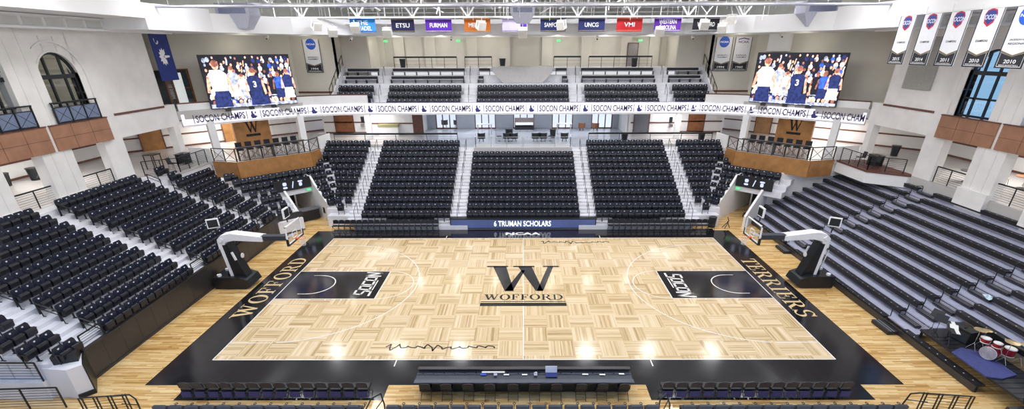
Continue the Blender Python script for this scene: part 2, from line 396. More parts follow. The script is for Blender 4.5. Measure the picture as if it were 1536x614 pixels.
# ---------------- terraces
def zt(r): return 5.38 - .365 * (r - 1) - .85
def xb(r): return -18.87 - .803 * (10 - r)
def yf(r): return 10.18 + .752 * (12 - r)
def zcr(r): return zt(r) - .2
def vc(r): return -24.5 + .82 * (r - 4)
m = MB()                                                  # left stand
for r in range(1, 11):
    x1 = xb(r) - .12 + .803; x0 = x1 - .803
    if r == 10: x1 = -18.66
    ye = 7.95 + (r < 10) * .2 + (10 - r) * .32 if r > 2 else 8.9
    m.box(x0 - .02, x1, -10.08, ye, 0, zt(r))
    if r < 10: pass
m.box(-27.2, xb(1) - .12, -13, 9.0, 3.9, ZC)
for r in range(1, 10):                                    # half steps in the three stairs
    xe = xb(r) - .12 + .803
    for ya, yb_ in ((-1.45, -.35), (5.85, 6.95), (-8.75, -7.7)): m.box(xe, xe + .36, ya, yb_, zt(r) - .6, zt(r) - .18)
for s_ in (0,): struct('floor_terrace_left', m, M_conc)
m = MB(); m.box(-18.66, -18.6, -9.0, 8.35, 0, 1.42); m.box(-18.70, -18.52, -9.0, 8.35, 1.42, 1.50)
for i in range(18): y = -9 + i * .98; m.box(-18.6, -18.594, y, y + .02, .12, 1.4)
m.box(-18.6, -18.56, -9.0, 8.35, 0, .1)
struct('wall_left_fascia', m, M_blackp)
for s in (-1, 1):                                         # far straight stands, both sides + corners
    m = MB()
    def mx(a, b): return (a, b) if s < 0 else (-b, -a)
    for r in range(1, 13):
        y0 = yf(r) + .13 - .752; y1 = yf(r) + .13 + (.62 if r == 1 else 0)
        x0, x1 = mx(-13.55 if r < 12 else -13.2, -4.4 if r > 2 else -5.9); m.box(x0, x1, y0, y1 + .02, zt(r) - .7, zt(r))
        if r <= 11:
            xl = -18.4 + .3 * max(0, r - 2); xl = min(xl, -15.0)
            x0, x1 = mx(xl, -13.55); m.box(x0, x1, y0, y1 + .02, zt(r) - .9, zt(r))
        if r >= 3: x0, x1 = mx(-4.4, 0); m.box(x0, x1, y0, y1 + .02, zt(r) - .7, zt(r))
        else: x0, x1 = mx(-5.9, -4.4); m.box(x0, x1, y0, y1 + .02, zt(r) - .7, zt(r))
        if r < 12:
            for xa, xz in ((-5.75, -4.62), (-14.05, -12.95)):
                x0, x1 = mx(xa, xz); m.box(x0, x1, y0 - .34, y0, zt(r) - .5, zt(r) - .18)
    x0, x1 = mx(-13.4, -4.4); m.box(x0, x1, 9.45, 9.50, .0, .35)
    x0, x1 = mx(-13.4, 0); m.box(x0, x1, yf(12) - .62, yf(12) - .5, 0, zt(12))
    struct('floor_terrace_far', m, M_conc)
    m = MB()                                              # corner block
    for r in range(4, 11):
        v1 = vc(r) - .14 + .82; v0 = v1 - .82; zz = zcr(r)
        ul = {4: -9.9, 5: -9.5, 6: -9.2, 7: -8.9, 8: -8.4, 9: -8.1, 10: -7.8}[r]
        if s > 0: ul = -6.9 if r < 7 else None
        ur = {4: -.2, 5: -.6, 6: -.9, 7: -1.2, 8: -1.5, 9: -1.9, 10: -2.2}[r]
        segs = [(ul, ur)] if r < 7 else ([(ul, -5.5)] if ul is not None else []) + [(-3.15, ur)]
        for a, b in segs:
            P = [uv(a, v0, 0, s)[:2], uv(b, v0, 0, s)[:2], uv(b, v1, 0, s)[:2], uv(a, v1, 0, s)[:2]]
            if s > 0: P = P[::-1]
            m.prism(P, zz - (.45 if r < 7 else .9), zz)
    struct('floor_terrace_corner', m, M_conc)
    # tunnel walls
    m = MB()
    def wall_uv(u, v0, v1, t, prof, mm):
        P = [Vector(uv(u, v, z_, s)) for v, z_ in prof]
        d = Vector(uv(u + t, 0, 0, s)) - Vector(uv(u, 0, 0, s)); mm.slab(P, d)
    wall_uv(-3.2, 0, 0, .18, [(-19.3, 0), (-19.3, 1.35), (-21.6, 2.75), (-22.3, 3.3), (-26.5, 3.3), (-26.5, 0)], m)
    wall_uv(-5.55, 0, 0, .18, [(-19.3, 0), (-19.3, .95), (-22.3, 2.75), (-26.5, 2.9), (-26.5, 0)], m)
    P = [Vector(uv(u, -19.3, z_, s)) for u, z_ in ((-3.2, 0), (-1.9, 0), (-1.9, 1.15), (-3.2, 1.35))]
    m.slab(P, Vector(uv(0, -.16, 0, s)) - Vector(uv(0, 0, 0, s)))
    P = [Vector(uv(-1.9, v, z_, s)) for v, z_ in ((-19.3, 0), (-21.6, 0), (-21.6, 1.1), (-19.3, 1.15))]
    m.slab(P, Vector(uv(.12, 0, 0, s)) - Vector(uv(0, 0, 0, s)))
    struct('wall_tunnel', m, M_white)
    m = MB(); P = [uv(-5.5, -22.2, 0, s)[:2], uv(-3.2, -22.2, 0, s)[:2], uv(-3.2, -27, 0, s)[:2], uv(-5.5, -27, 0, s)[:2]]
    m.prism(P if s > 0 else P[::-1], 3.05, 3.15); P = [Vector(uv(u, -27, z_, s)) for u, z_ in ((-5.5, 0), (-3.2, 0), (-3.2, 3.1), (-5.5, 3.1))]
    m.slab(P, Vector(uv(0, .1, 0, s)) - Vector(uv(0, 0, 0, s))); struct('ceiling_tunnel', m, M_blackp)
m = MB(); P = [uv(-8.3, -19.18, 0)[:2], uv(-5.4, -19.18, 0)[:2], uv(-5.4, -19.3, 0)[:2], uv(-8.3, -19.3, 0)[:2]]
m.prism(P, 0, 1.5); struct('wall_left_fascia_return', m, M_blackp)
m = MB(); m.box(-4.45, 4.45, 17.7 - .13, 19.2, 3.6, ZC + .02); struct('floor_centre_platform', m, M_grey)

# ---------------- concourse floor, ceilings, back walls
m = MB(); m.box(-10.9, 10.9, 19.18, 29.2, ZC - .25, ZC); struct('floor_lobby', m, M_lobby)
for s in (-1, 1):
    m = MB(); a = -1 if s < 0 else 1
    def X(v): return v * a                               # v given for the right side (positive)
    def bx(x0, x1, y0, y1, z0, z1): m.box(min(X(x0), X(x1)), max(X(x0), X(x1)), y0, y1, z0, z1)
    bx(10.9, 18.0, 19.18, 27.4, ZC - .25, ZC)
    P = [(X(18.0), 17.2), (X(18.15), 17.0), (X(18.45), 15.6), (X(22.55), 11.5), (X(24.6), 11.9), (X(27.15), 12.0), (X(27.15), -15), (X(41), -15), (X(41), 24), (X(30), 32), (X(18.0), 27.4)]
    m.prism(P if s < 0 else P[::-1], ZC - .25, ZC)
    if s > 0: bx(27.08, 27.2, -13, 7, 4.0, ZC)
    struct('floor_concourse', m, M_cfloor)
    # corner lounge fascia (oak) with sloped ends
    m = MB(); pl = [(-24.7, 11.95), (-22.55, 11.45), (-18.4, 15.55), (-18.2, 17.1)]
    for (x0, y0), (x1, y1) in zip(pl, pl[1:]):
        d = Vector((x1 - x0, y1 - y0, 0)).normalized(); n_ = Vector((d.y, -d.x, 0)) * .06
        Q = [Vector((x0, y0, 3.65)), Vector((x1, y1, 3.65)), Vector((x1, y1, 4.95)), Vector((x0, y0, 4.95))]
        if s > 0: Q = [Vector((-q.x, q.y, q.z)) for q in Q]; n_ = Vector((-n_.x, n_.y, 0))
        m.slab(Q, n_)
    struct('wall_lounge_fascia', m, M_oak)
    # side walls with pilasters, arches, header
    m = MB(); wx = 27.1; bt = 14.1
    def bw(y0, y1, z0, z1, d0=0.0, d1=.55): bx(wx - d0, wx + d1, y0, y1, z0, z1)
    bays = [4.1, -.15, -4.4, -8.65]
    bw(7.0, 11.75, 7.6, bt)                               # plain upper wall towards the corner
    bw(12.1, 12.7, 0, 7.6, -.01, .55); bw(5.45, 7.0, 0, bt)
    bw(11.75, 12.9, 7.6, 9.15)
    for i, c in enumerate(bays):
        lo = c - 3.05; hi = c - 1.15                       # pilaster between this bay and the next nearer one
        bw(lo, hi, 0, bt, .12)
        bx(wx - .3, wx, lo - .05, hi + .05, 4.2, 5.2)       # plinth block
        for g in (lo + .55, hi - .55): bx(wx - .16, wx - .12, g - .02, g + .02, 5.2, bt)
        y0, y1 = c - 1.35, c + 1.45
        bw(c - 1.15, c + 1.35, 7.6, 9.0, -.1)
        # arch spandrel: wall above the opening
        cy = c + .1; rr = 1.28; zs = 11.45; n = 18; arcp = [(cy + rr * math.cos(math.pi * k / n), zs + rr * 1.1 * math.sin(math.pi * k / n)) for k in range(n + 1)]
        for (ya, za), (yb_, zb_) in zip(arcp, arcp[1:]):
            Q = [Vector((X(wx), ya, za)), Vector((X(wx), yb_, zb_)), Vector((X(wx), yb_, bt)), Vector((X(wx), ya, bt))]
            m.slab(Q, Vector((X(.45), 0, 0)))
        bw(c - 1.15, cy - rr, 9.0, bt); bw(cy + rr, c + 1.35, 9.0, bt)
        for r0, r1, pr_ in ((1.28, 1.38, .04), (1.75, 1.85, .07)):   # archivolt mouldings
            for k in range(n):
                t0, t1 = math.pi * k / n, math.pi * (k + 1) / n
                Q = [Vector((X(wx), cy + q * math.cos(t), zs + q * 1.1 * math.sin(t))) for q, t in ((r0, t0), (r1, t0), (r1, t1), (r0, t1))]
                m.slab(Q, Vector((X(-pr_), 0, 0)))
            for sg in (-1, 1): bx(wx - pr_, wx, min(cy + sg * r0, cy + sg * r1), max(cy + sg * r0, cy + sg * r1), 9.05, zs)
        bx(wx - .05, wx, cy - 1.35, cy + 1.35, 13.15, 13.2); bx(wx - .05, wx, cy - .45, cy - .42, 12.9, 13.7); bx(wx - .05, wx, cy + .42, cy + .45, 12.9, 13.7)
    for zz in (6.6, 8.6, 10.6, 12.6): bw(5.44, 7.01, zz, zz + .015, .006)
    struct('wall_left' if s < 0 else 'wall_right', m, M_stone)
    m = MB(); bx(wx - .04, wx, 7.0, 11.75, 9.02, 9.16); struct('trim_side', m, M_trim)
    # panels + windows in each bay
    for i, c in enumerate(bays[:2]):
        m = MB(); bx(wx - .22, wx, c - 2.0, c + 2.0, 7.65, 9.05); o = struct('wall_oak_apron', m, M_woodp)
        m = MB()
        for yy in (c - .7, c + .62): bx(wx - .226, wx - .22, yy, yy + .02, 7.65, 9.05)
        bx(wx - .226, wx - .22, c - 2, c + 2, 8.33, 8.35); bx(wx - .25, wx, c - 2.02, c + 2.02, 9.02, 9.08)
        struct('trim_oak_apron', m, M_trim)
        cy = c + .1
        m = MB()
        for yy in (cy - 1.24, cy - .5, cy + .5, cy + 1.24): bx(wx + .12, wx + .24, yy - .05, yy + .05, 9.05, 12.75 if abs(yy - cy) < 1 else 11.5)
        for zz, hh in ((9.08, .12), (11.45, .22)): bx(wx + .1, wx + .26, cy - 1.28, cy + 1.28, zz, zz + hh)
        n = 16
        for k in range(n):
            t0, t1 = math.pi * k / n, math.pi * (k + 1) / n
            Q = [Vector((X(wx + .1), cy + q * math.cos(t), 11.45 + q * 1.1 * math.sin(t))) for q, t in ((1.18, t0), (1.28, t0), (1.28, t1), (1.18, t1))]
            m.slab(Q, Vector((X(.16), 0, 0)))
        bx(wx + .12, wx + .24, cy - 1.2, cy + 1.2, 10.1, 10.2)
        wd = struct('window_%d' % (1 + i + (s > 0) * 2), m, M_black)
        g = MB(); Q = [(X(wx + .18), cy - 1.24, 9.08), (X(wx + .18), cy + 1.24, 9.08), (X(wx + .18), cy + 1.24, 11.45)]
        Q += [(X(wx + .18), cy + 1.24 * math.cos(math.pi * k / 12), 11.45 + 1.34 * math.sin(math.pi * k / 12)) for k in range(1, 13)]
        g.quad(*Q); g.build('pane', G_dark if s < 0 else G_blue, wd)
        # guard rail in front of the window, only on the left
        if s < 0:
            t = empty('balcony_railing', (X(wx - .25), c + .1, 9.08), 0, ('black cross braced railing below the arched window nearest the flag', 'black cross braced railing below the arched window cut by the left picture edge')[i], 'railing', None)
            rl = MB()
            for k in range(4):
                yy = -1.5 + k * 1.0; rl.box(-.04, .04, yy - .03, yy + .03, 0, 1.15)
            rl.box(-.05, .05, -1.55, 1.55, 1.1, 1.17); rl.box(-.02, .02, -1.5, 1.5, .86, .9); rl.box(-.03, .03, -1.5, 1.5, .02, .08); rl.build('rail', M_black, t)
            for k in range(3):
                yy = -1.0 + k; q = MB(); q.bar((0, yy - .45, .1), (0, yy + .45, .86), .02); q.bar((0, yy + .45, .1), (0, yy - .45, .86), .02); q.box(-.01, .0, yy - .46, yy + .46, .1, .86)
                q.mi = [0] * 12 + [1] * (len(q.mi) - 12); q.build('cross_panel', [M_black, mat('frosted_panel', (.16, .20, .30), .3)], t)
    if s < 0:                                              # room behind the left arches
        m = MB(); m.box(-31, -30.8, -12, 11, 8.6, 14.2); m.box(-31, -27.6, -12, 11, 8.6, 8.9); m.box(-31, -27.6, -12, 11, 14.1, 14.2); m.box(-31, -27.6, 7.5, 7.7, 8.6, 14.2); struct('wall_left_upper_room', m, M_beige)
    # concourse outer walls and ceiling
    m = MB(); bx(35.0, 35.2, -15, 15, ZC, 8.0); bx(27.3, 35.2, -15, 15, 7.85, 8.0)
    m.prism([(X(35), 15), (X(35.2), 15), (X(21.2), 29.2), (X(21), 29)] if s < 0 else [(X(35), 15), (X(35.2), 15), (X(21.2), 29.2), (X(21), 29)][::-1], ZC, 8.0)
    bx(16.0, 21.2, 25.9, 26.1, ZC, 8.0); bx(10.9, 16.1, 25.0, 26.1, ZC, 8.0); bx(10.7, 10.95, 25.0, 29.2, ZC, 8.0)
    P = [(X(v[0]), v[1]) for v in ((27.7, 12.95), (35.2, 15), (21.2, 29.2), (10, 29.2), (10, 20.9), (14.6, 20.9), (19.2, 20.0), (23.1, 17.15), (27.1, 13.2))]
    m.prism(P if s > 0 else P[::-1], 7.75, 7.85)
    struct('wall_concourse', m, M_white)
    m = MB()
    for zz, hh in ((5.95, .12), (ZC, .14)):
        bx(34.94, 35.0, -15, 15, zz, zz + hh); bx(16.1, 21.0, 25.84, 25.9, zz, zz + hh); bx(11.2, 16.0, 24.94, 25.0, zz, zz + hh)
        Q = [(X(34.95), 15), (X(35), 15.05), (X(21.05), 29), (X(21.0), 28.95)]; m.prism(Q if s < 0 else Q[::-1], zz, zz + hh)
    struct('trim_concourse', m, M_trim)
    m = MB()                                               # free columns under the balcony edge
    for (cx, cy_) in ((25.9, 14.7), (20.6, 19.45)):
        d = .38; Q = [(X(cx + d), cy_), (X(cx), cy_ + d), (X(cx - d), cy_), (X(cx), cy_ - d)]; m.prism(Q, ZC, 7.8)
    bx(15.0, 15.5, 22.2, 22.7, ZC, 7.8)
    struct('wall_column', m, M_white)
    # oak feature wall with W
    dv = Vector((X(-.7071), .7071 if s < 0 else .7071, 0))
    m = MB(); c0 = Vector((X(24.6), 18.4, 0)); al = Vector((X(-1), 1, 0)).normalized(); nr = Vector((X(-1), -1, 0)).normalized()
    Q = [c0 + al * a_ + Vector((0, 0, z_)) for a_, z_ in ((-1.5, ZC), (1.5, ZC), (1.5, 7.8), (-1.5, 7.8))]
    m.slab(Q, -nr * .4); struct('wall_oak_feature', m, M_oak)
    m = MB(); rd = al if s < 0 else -al
    pc = c0 + nr * .02 + Vector((0, 0, 6.9)); rdx = Vector((1, 1, 0)).normalized() if s < 0 else Vector((1, -1, 0)).normalized()
    serif_text(m, 'W', pc - Vector((0, 0, .25)), rdx, (0, 0, 1), 1.15, .95)
    for hh, z_ in ((.2, 5.85),):
        Q = [c0 + nr * .03 + rdx * a_ + Vector((0, 0, q)) for a_, q in ((-.6, z_), (.6, z_), (.6, z_ + hh), (-.6, z_ + hh))]; m.quad(*Q)
    for k, f in enumerate(m.f): pass
    lg = m.build('wall_letter', M_blackink); tag(lg, ('black serif W on the left lounge oak feature wall', 'black serif W on the right lounge oak feature wall')[s > 0], 'sign')
    area('wall_wash', tuple(c0 + nr * .5 + Vector((0, 0, 7.65))), .3, 8, col=(1, .85, .6))
    # glass screens beside the feature wall
    for a_ in (-3.4, 1.7):
        g = MB(); Q = [c0 + al * (a_ + q) + Vector((0, 0, z_)) for q, z_ in ((0, ZC), (1.7, ZC), (1.7, 7.2), (0, 7.2))]; g.quad(*Q); struct('wall_glass_screen', g, G_clear)
# lobby far wall with glazed doors
m = MB(); cs = [-8.55, -4.2, .1, 4.4, 8.8]; edges = [-10.9] + [v for c in cs for v in (c - 1.15, c + 1.15)] + [10.9]
for i in range(0, len(edges), 2): m.box(edges[i], edges[i + 1], 28.8, 29.1, ZC, 8.0)
m.box(-10.9, 10.9, 28.8, 29.1, 7.75, 8.0); m.box(-10.9, 10.9, 20.9, 29.1, 7.78, 7.9); struct('wall_far', m, M_white)
M_shade = mat('roller_shade', (.36, .38, .43), .6, var=.05)
for i in range(6):
    a_, b_ = edges[2 * i] + .02, edges[2 * i + 1] - .02; m = MB(); m.box(a_, b_, 28.72, 28.8, ZC + .05, 7.7)
    w_ = (b_ - a_) / 2
    for k in (1,): m.box(a_ + k * w_ - .01, a_ + k * w_ + .01, 28.71, 28.72, ZC, 7.7)
    struct('wall_shade_panel', m, M_shade)
for i, c in enumerate(cs):
    m = MB()
    for xx in (-1.12, -.4, .38, 1.12): m.box(c + xx - .05, c + xx + .05, 28.75, 28.9, ZC, 7.75)
    m.box(c - 1.15, c + 1.15, 28.75, 28.9, ZC, ZC + .12)
    d_ = struct('door_%d' % (i + 1), m, M_trim); g = MB(); g.quad((c - 1.1, 28.85, ZC), (c + 1.1, 28.85, ZC), (c + 1.1, 28.85, 7.75), (c - 1.1, 28.85, 7.75)); g.build('pane', G_clear, d_)
m = MB(); m.quad((-30, 29.2, ZC - .05), (30, 29.2, ZC - .05), (30, 70, ZC - .05), (-30, 70, ZC - .05)); struct('floor_outdoor_patio', m, mat('patio_stone', (.75, .74, .70), .8))
sd = bpy.data.lights.new('sun', 'SUN'); sd.energy = 3.0; sd.angle = .01; so = bpy.data.objects.new('sun', sd); S.collection.objects.link(so); so.rotation_euler = (math.radians(-50), math.radians(20), 0)

# ---------------- balcony (upper tier)
path = [(-27.0, 13.1), (-25.1, 15.2), (-23.1, 17.1), (-21.3, 18.65), (-19.2, 19.95), (-17.0, 20.65), (-14.6, 20.8), (14.6, 20.8), (17.0, 20.65), (19.2, 19.95), (21.3, 18.65), (23.1, 17.1), (25.1, 15.2), (27.0, 13.1)]
def off(p, d):
    out = []
    for i, q in enumerate(p):
        a_ = Vector(p[max(0, i - 1)]); b_ = Vector(p[min(len(p) - 1, i + 1)]); t_ = (b_ - a_).normalized(); out.append((q[0] - t_.y * d, q[1] + t_.x * d))
    return out
m = MB(); A = off(path, .12); B = off(path, .42)
for i in range(len(A) - 1): m.prism([A[i], A[i + 1], B[i + 1], B[i]], 7.35, 9.1 if (abs(A[i][0]) > 17 or abs(A[i + 1][0]) > 17.1) else 8.4)
struct('wall_balcony_front', m, M_white)
m = MB()
for i in range(len(A) - 1):
    if abs(A[i][0]) > 17 or abs(A[i + 1][0]) > 17.1: m.prism([A[i], A[i + 1], B[i + 1], B[i]], 9.1, 9.18)
struct('trim_balcony_cap', m, M_trim)
m = MB()
for s in (-1, 1):
    P = [(s * v[0], v[1]) for v in ((27.1, 13.0), (30.8, 11.5), (22.4, 24.2), (18.0, 24.2), (18.0, 20.9), (19.2, 20.2), (23.1, 17.3))]
    m.prism(P if s > 0 else P[::-1], 7.95, 8.6)
struct('floor_gallery', m, M_cfloor)
UR = [(21.15, 22.0, 7.8), (22.0, 22.8, 8.36), (22.8, 23.95, 8.92), (23.95, 24.85, 9.92), (24.85, 25.7, 10.6)]
m = MB()
for y0, y1, z_ in UR: m.box(-17.9, 17.9, y0, y1, z_ - (.25 if z_ < 7.9 else 1.1), z_)
m.box(-17.9, 17.9, 25.7, 30.1, 10.9, 11.25)
for xa, xz in ((-14.35, -13.15), (-5.75, -4.5), (4.5, 5.75), (13.15, 14.35)):
    for (y0, y1, z_), (yn, _, zn) in zip(UR, UR[1:] + [(25.7, 0, 11.25)]):
        n = 3 if zn - z_ > .8 else 2
        for k in range(1, n): m.box(xa, xz, y1 - .27 * (n - k), y1, z_, z_ + (zn - z_) * k / n)
for s in (-1, 1): m.slab([(s * 17.9, 21.15, 7.8), (s * 17.9, 25.7, 10.2), (s * 17.9, 25.7, 11.6), (s * 17.9, 21.15, 8.9)], (s * .15, 0, 0))
struct('floor_upper_tier', m, M_conc)
m = MB(); m.slab([(-1.9, 23.95, 9.9), (1.9, 23.95, 9.9), (2.9, 23.95, 10.9), (2.9, 23.95, 11.4), (-2.9, 23.95, 11.4), (-2.9, 23.95, 10.9)], (0, 2.2, 0)); struct('wall_camera_platform', m, M_grey)
m = MB(); m.box(-17.9, 17.9, 20.75 + .37, 21.2, 8.1, 8.42); struct('trim_purple_fascia', m, M_purple)
m = MB(); m.box(-15.6, 15.6, 30, 30.2, 11.25, 16.8)
for x in (-15.3, -13.2, -9.9, -5.4, -1.9, 2.6, 6.8, 11.0, 14.0): m.box(x - .55, x + .55, 29.6, 30.0, 11.25, 14.6)
for s in (-1, 1):
    m.box(min(s * 15.4, s * 15.6), max(s * 15.4, s * 15.6), 26.0, 30.2, 11.25, 14.6)
struct('wall_upper_far', m, M_beige)
m = MB()
for s in (-1, 1):
    m.box(min(s * 15.4, s * 18.6), max(s * 15.4, s * 18.6), 25.9, 26.1, 9, 14.6); m.box(min(s * 18.05, s * 22.4), max(s * 18.05, s * 22.4), 24.2, 24.4, 8.0, 14.6); m.box(min(s * 18.05, s * 18.25), max(s * 18.05, s * 18.25), 24.2, 26, 8, 14.6)
    P = [(s * 22.3, 24.2), (s * 30.6, 12.0), (s * 30.8, 12.2), (s * 22.5, 24.4)]; m.prism(P if s < 0 else P[::-1], 8.0, 14.6)
    P = [(s * 27.2, 11.75), (s * 30.8, 11.75), (s * 30.8, 11.95), (s * 27.2, 11.95)]; m.prism(P if s > 0 else P[::-1], 8.0, 14.6)
struct('wall_gallery', m, M_beige)
m = MB()
for s in (-1, 1): m.box(min(s * 18.05, s * 22.4), max(s * 18.05, s * 22.4), 24.15, 24.2, 9.05, 9.2)
struct('trim_gallery', m, M_trim)

# ---------------- soffit ring, clerestory, roof
inner = [(-23.4, -14), (-23.4, 7.5), (-22.6, 13), (-19.2, 18.4), (-14.5, 21.6), (14.5, 21.6), (19.2, 18.4), (22.6, 13), (23.4, 7.5), (23.4, -14)]
outer = [(-31, -14), (-31, 7.5), (-31, 16), (-24.5, 26), (-16, 30.2), (16, 30.2), (24.5, 26), (31, 16), (31, 7.5), (31, -14)]
m = MB()
for i in range(len(inner) - 1):
    a_, b_, c_, d_ = inner[i], inner[i + 1], outer[i + 1], outer[i]
    zz = 14.75 if i in (0, 8) else 14.12
    za = 14.75 if i in (0, 8) else 14.12
    m.prism([a_, b_, c_, d_], za if i in (0, 8) else 14.12, 16.0 if i in (0, 8) else 15.6 if i in (1, 7) else 15.35)
struct('ceiling_soffit_ring', m, M_soffit)
for s in (-1, 1):
    m = MB(); m.box(min(s * 26.2, s * 27.2), max(s * 26.2, s * 27.2), -14, 13.5, 14.02, 14.72)
    m.box(min(s * 26.05, s * 26.2), max(s * 26.05, s * 26.2), -14, 13.5, 14.02, 14.12); m.box(min(s * 26.05, s * 26.2), max(s * 26.05, s * 26.2), -14, 13.5, 14.62, 14.72)
    m.m = 1
    for k in range(20): y = -13.5 + k * 1.32; m.box(min(s * 26.18, s * 26.2), max(s * 26.18, s * 26.2), y, y + 1.1, 14.17, 14.57)
    struct('ceiling_side_duct', m, [M_soffit, M_soffit2])
m = MB()
for i in range(len(inner) - 1):
    a_, b_ = Vector(outer[i]) * .93, Vector(outer[i + 1]) * .93
    m.quad((a_.x, a_.y, 15.3), (b_.x, b_.y, 15.3), (b_.x, b_.y, 19.4), (a_.x, a_.y, 19.4))
struct('wall_clerestory', m, M_clere)
m = MB(); m.box(-31, 31, -15, 30.5, 19.3, 19.5); struct('ceiling', m, M_roof)
# ================================================================== SEATS
camM = Matrix.Translation(cam.location) @ cam.rotation_euler.to_matrix().to_4x4(); camI = camM.inverted()
def in_frame(x, y, z, pad=.02):                          # leave out what is wholly outside the photograph's frame
    q = camI @ Vector((x, y, z))
    if q.z > -1: return False
    px = 782.34 + 696.5 * q.x / -q.z; py = 405 - 696.5 * q.y / -q.z
    return -14 < px < 1550 and -10 < py < 640
def seat_parts():
    b = MB(); P = [(-.225, .40), (.225, .40), (.243, .56), (.238, .80), (.185, .895), (-.185, .895), (-.238, .80), (-.243, .56)]
    def tilt(z): return .13 - .16 * (z - .4)
    b.slab([(x, tilt(z), z) for x, z in P], (0, -.055, -.01))
    Q = [(-.17, .50), (.17, .50), (.18, .76), (.13, .81), (-.13, .81), (-.18, .76)]
    b.slab([(x, tilt(z) + .018, z) for x, z in Q], (0, -.02, 0))
    c = MB(); prof = [(.16, .30), (.28, .31), (.34, .38), (.36, .58), (.33, .66), (.27, .68), (.20, .62), (.15, .38)]
    c.slab([(-.212, y, z) for y, z in prof], (.424, 0, 0))
    a = MB()
    for x in (-.234, .234):
        a.box(x - .015, x + .015, .02, .34, .60, .635); a.bar((x, .16, 0), (x, .12, .6), .03, .03); a.box(x - .018, x + .018, .08, .28, 0, .02)
    a.box(-.24, .24, .12, .15, .36, .40)
    g = MB(); g.cb((.03, .09, .79), .065, .014, .06)
    return b, c, a, g
def make_seat():
    t = empty('arena_seat', (0, 0, 0), 0, 'seat', 'seat', 'seats of the left grandstand'); b, c, a, g = seat_parts()
    bb = b.build('backrest', M_seat, t); g.build('badge', M_badge, bb); c.build('folded_seat', M_pan, t); a.build('armrest', M_black, t); return t
seat0 = make_seat(); used = 0; BACKR = math.radians(-90)
BL = {1: 'nearer block', 2: 'middle block', 3: 'farthest block', 0: 'corner block by the white wall'}
def left_seat(x, y, z, rz, label):
    global used
    if not in_frame(x, y, z + .6): return
    place(seat0, used, (x, y, z), rz, label, 'seats of the left grandstand'); used += 1
sec3 = {1: (7.68, 2), 2: (7.71, 2), 3: (7.2, 8), 4: (6.98, 7), 5: (6.95, 6), 6: (7.03, 5), 7: (6.93, 4), 8: (7.0, 4), 9: (6.85, 4), 10: (6.8, 3)}
for r in range(10, 0, -1):
    rw = ORD[10 - r]
    for blk, y0, n in ((1, -7.38, 12), (2, -.05, 12), (3, sec3[r][0], sec3[r][1])):
        for k in range(n):
            j = k if blk != 1 else n - 1 - k
            yy = y0 + .505 * k if blk != 1 else -1.82 - .505 * j
            if blk == 1: yy = -1.82 - .505 * (n - 1 - k) if False else -7.375 + .505 * k; j = n - 1 - k
            nm = {1: 'left grandstand seat, %s row up, %s from the far stairs, nearer long block', 2: 'left grandstand seat, %s row up, %s from the near stairs, middle long block',
                  3: 'left grandstand seat, %s row up, %s past the far stairs, short block before corner'}[blk]
            left_seat(xb(r) + (.0 if r < 10 else -.03), yy, zt(r), BACKR, nm % (rw, ORD[j if blk != 2 else k]))
    for k in range(3 if r < 10 else 2):
        left_seat(xb(r), -9.1 - .505 * k, zt(r), BACKR, 'left grandstand seat, %s row up, %s nearer than the near stairs, corner piece' % (rw, ORD[k]))
far = MB(); sb, sc_, sa, sg = seat_parts()
def far_seat(x, y, z, rz):
    M_ = Matrix.Translation((x, y, z)) @ Matrix.Rotation(rz, 4, 'Z')
    for q, mi in ((sb, 0), (sc_, 1), (sa, 2), (sg, 3)):
        far.m = mi; far.add([M_ @ Vector(v) for v in q.v], q.f)
for s in (-1, 1):
    segx = {1: (-17.9, 8), 2: (-17.76, 8), 3: (-17.69, 8), 4: (-16.9, 6), 5: (-16.5, 5), 6: (-16.0, 4), 7: (-15.7, 4), 8: (-15.4, 3), 9: (-15.3, 3), 10: (-15.1, 2), 11: (-14.7, 1)}
    for r in range(1, 13):
        for k in range(14): far_seat(s * (-12.58 + .503 * k), yf(r), zt(r), math.pi)
        if r < 12:
            x0, n = segx[r]
            for k in range(n): far_seat(s * (x0 + (-14.27 - x0) * k / max(1, n - 1)), yf(r), zt(r), math.pi)
        if r >= 3:
            for k in range(9): far_seat(s * (.25 + .5 * k), yf(r), zt(r), math.pi)
    ur = {4: (-8.69, -.64), 5: (-8.35, -1.03), 6: (-8.1, -1.28), 7: (-7.79, -6.3), 8: (-7.34, -6.3), 9: (-7.01, -6.3), 10: (-6.89, -6.3)}
    ur2 = {7: (-2.84, -1.57), 8: (-2.9, -1.8), 9: (-2.9, -2.35), 10: (-2.95, -2.45)}
    for r in range(4, 11):
        for tb in (ur, ur2):
            if r not in tb: continue
            a_, b_ = tb[r]
            if s > 0 and tb is ur:
                if r > 6: continue
                a_ = {4: -6.1, 5: -5.9, 6: -5.6}[r]
            n = int((b_ - a_) / .5) + 1
            for k in range(n):
                x, y, _ = uv(a_ + (b_ - a_) * k / max(1, n - 1), vc(r), 0, s); far_seat(x, y, zcr(r), math.radians(-135 if s < 0 else 135))
    for r, (y0, y1, z_) in enumerate(UR[:3]):
        yy = (21.85, 22.6, 23.35)[r]
        for k in range(14): far_seat(s * (-12.75 + .503 * k), yy, z_, math.pi)
        for k in range(7): far_seat(s * (-14.75 - .5 * k), yy, z_, math.pi)
        for k in range(9): far_seat(s * (.25 + .49 * k), yy, z_, math.pi)
o = far.build('arena_seats', [M_seat, M_pan, M_black, M_badge]); tag(o, 'rows of small black arena seats filling the far stands, corners and upper tier', 'seats', None, 'stuff')

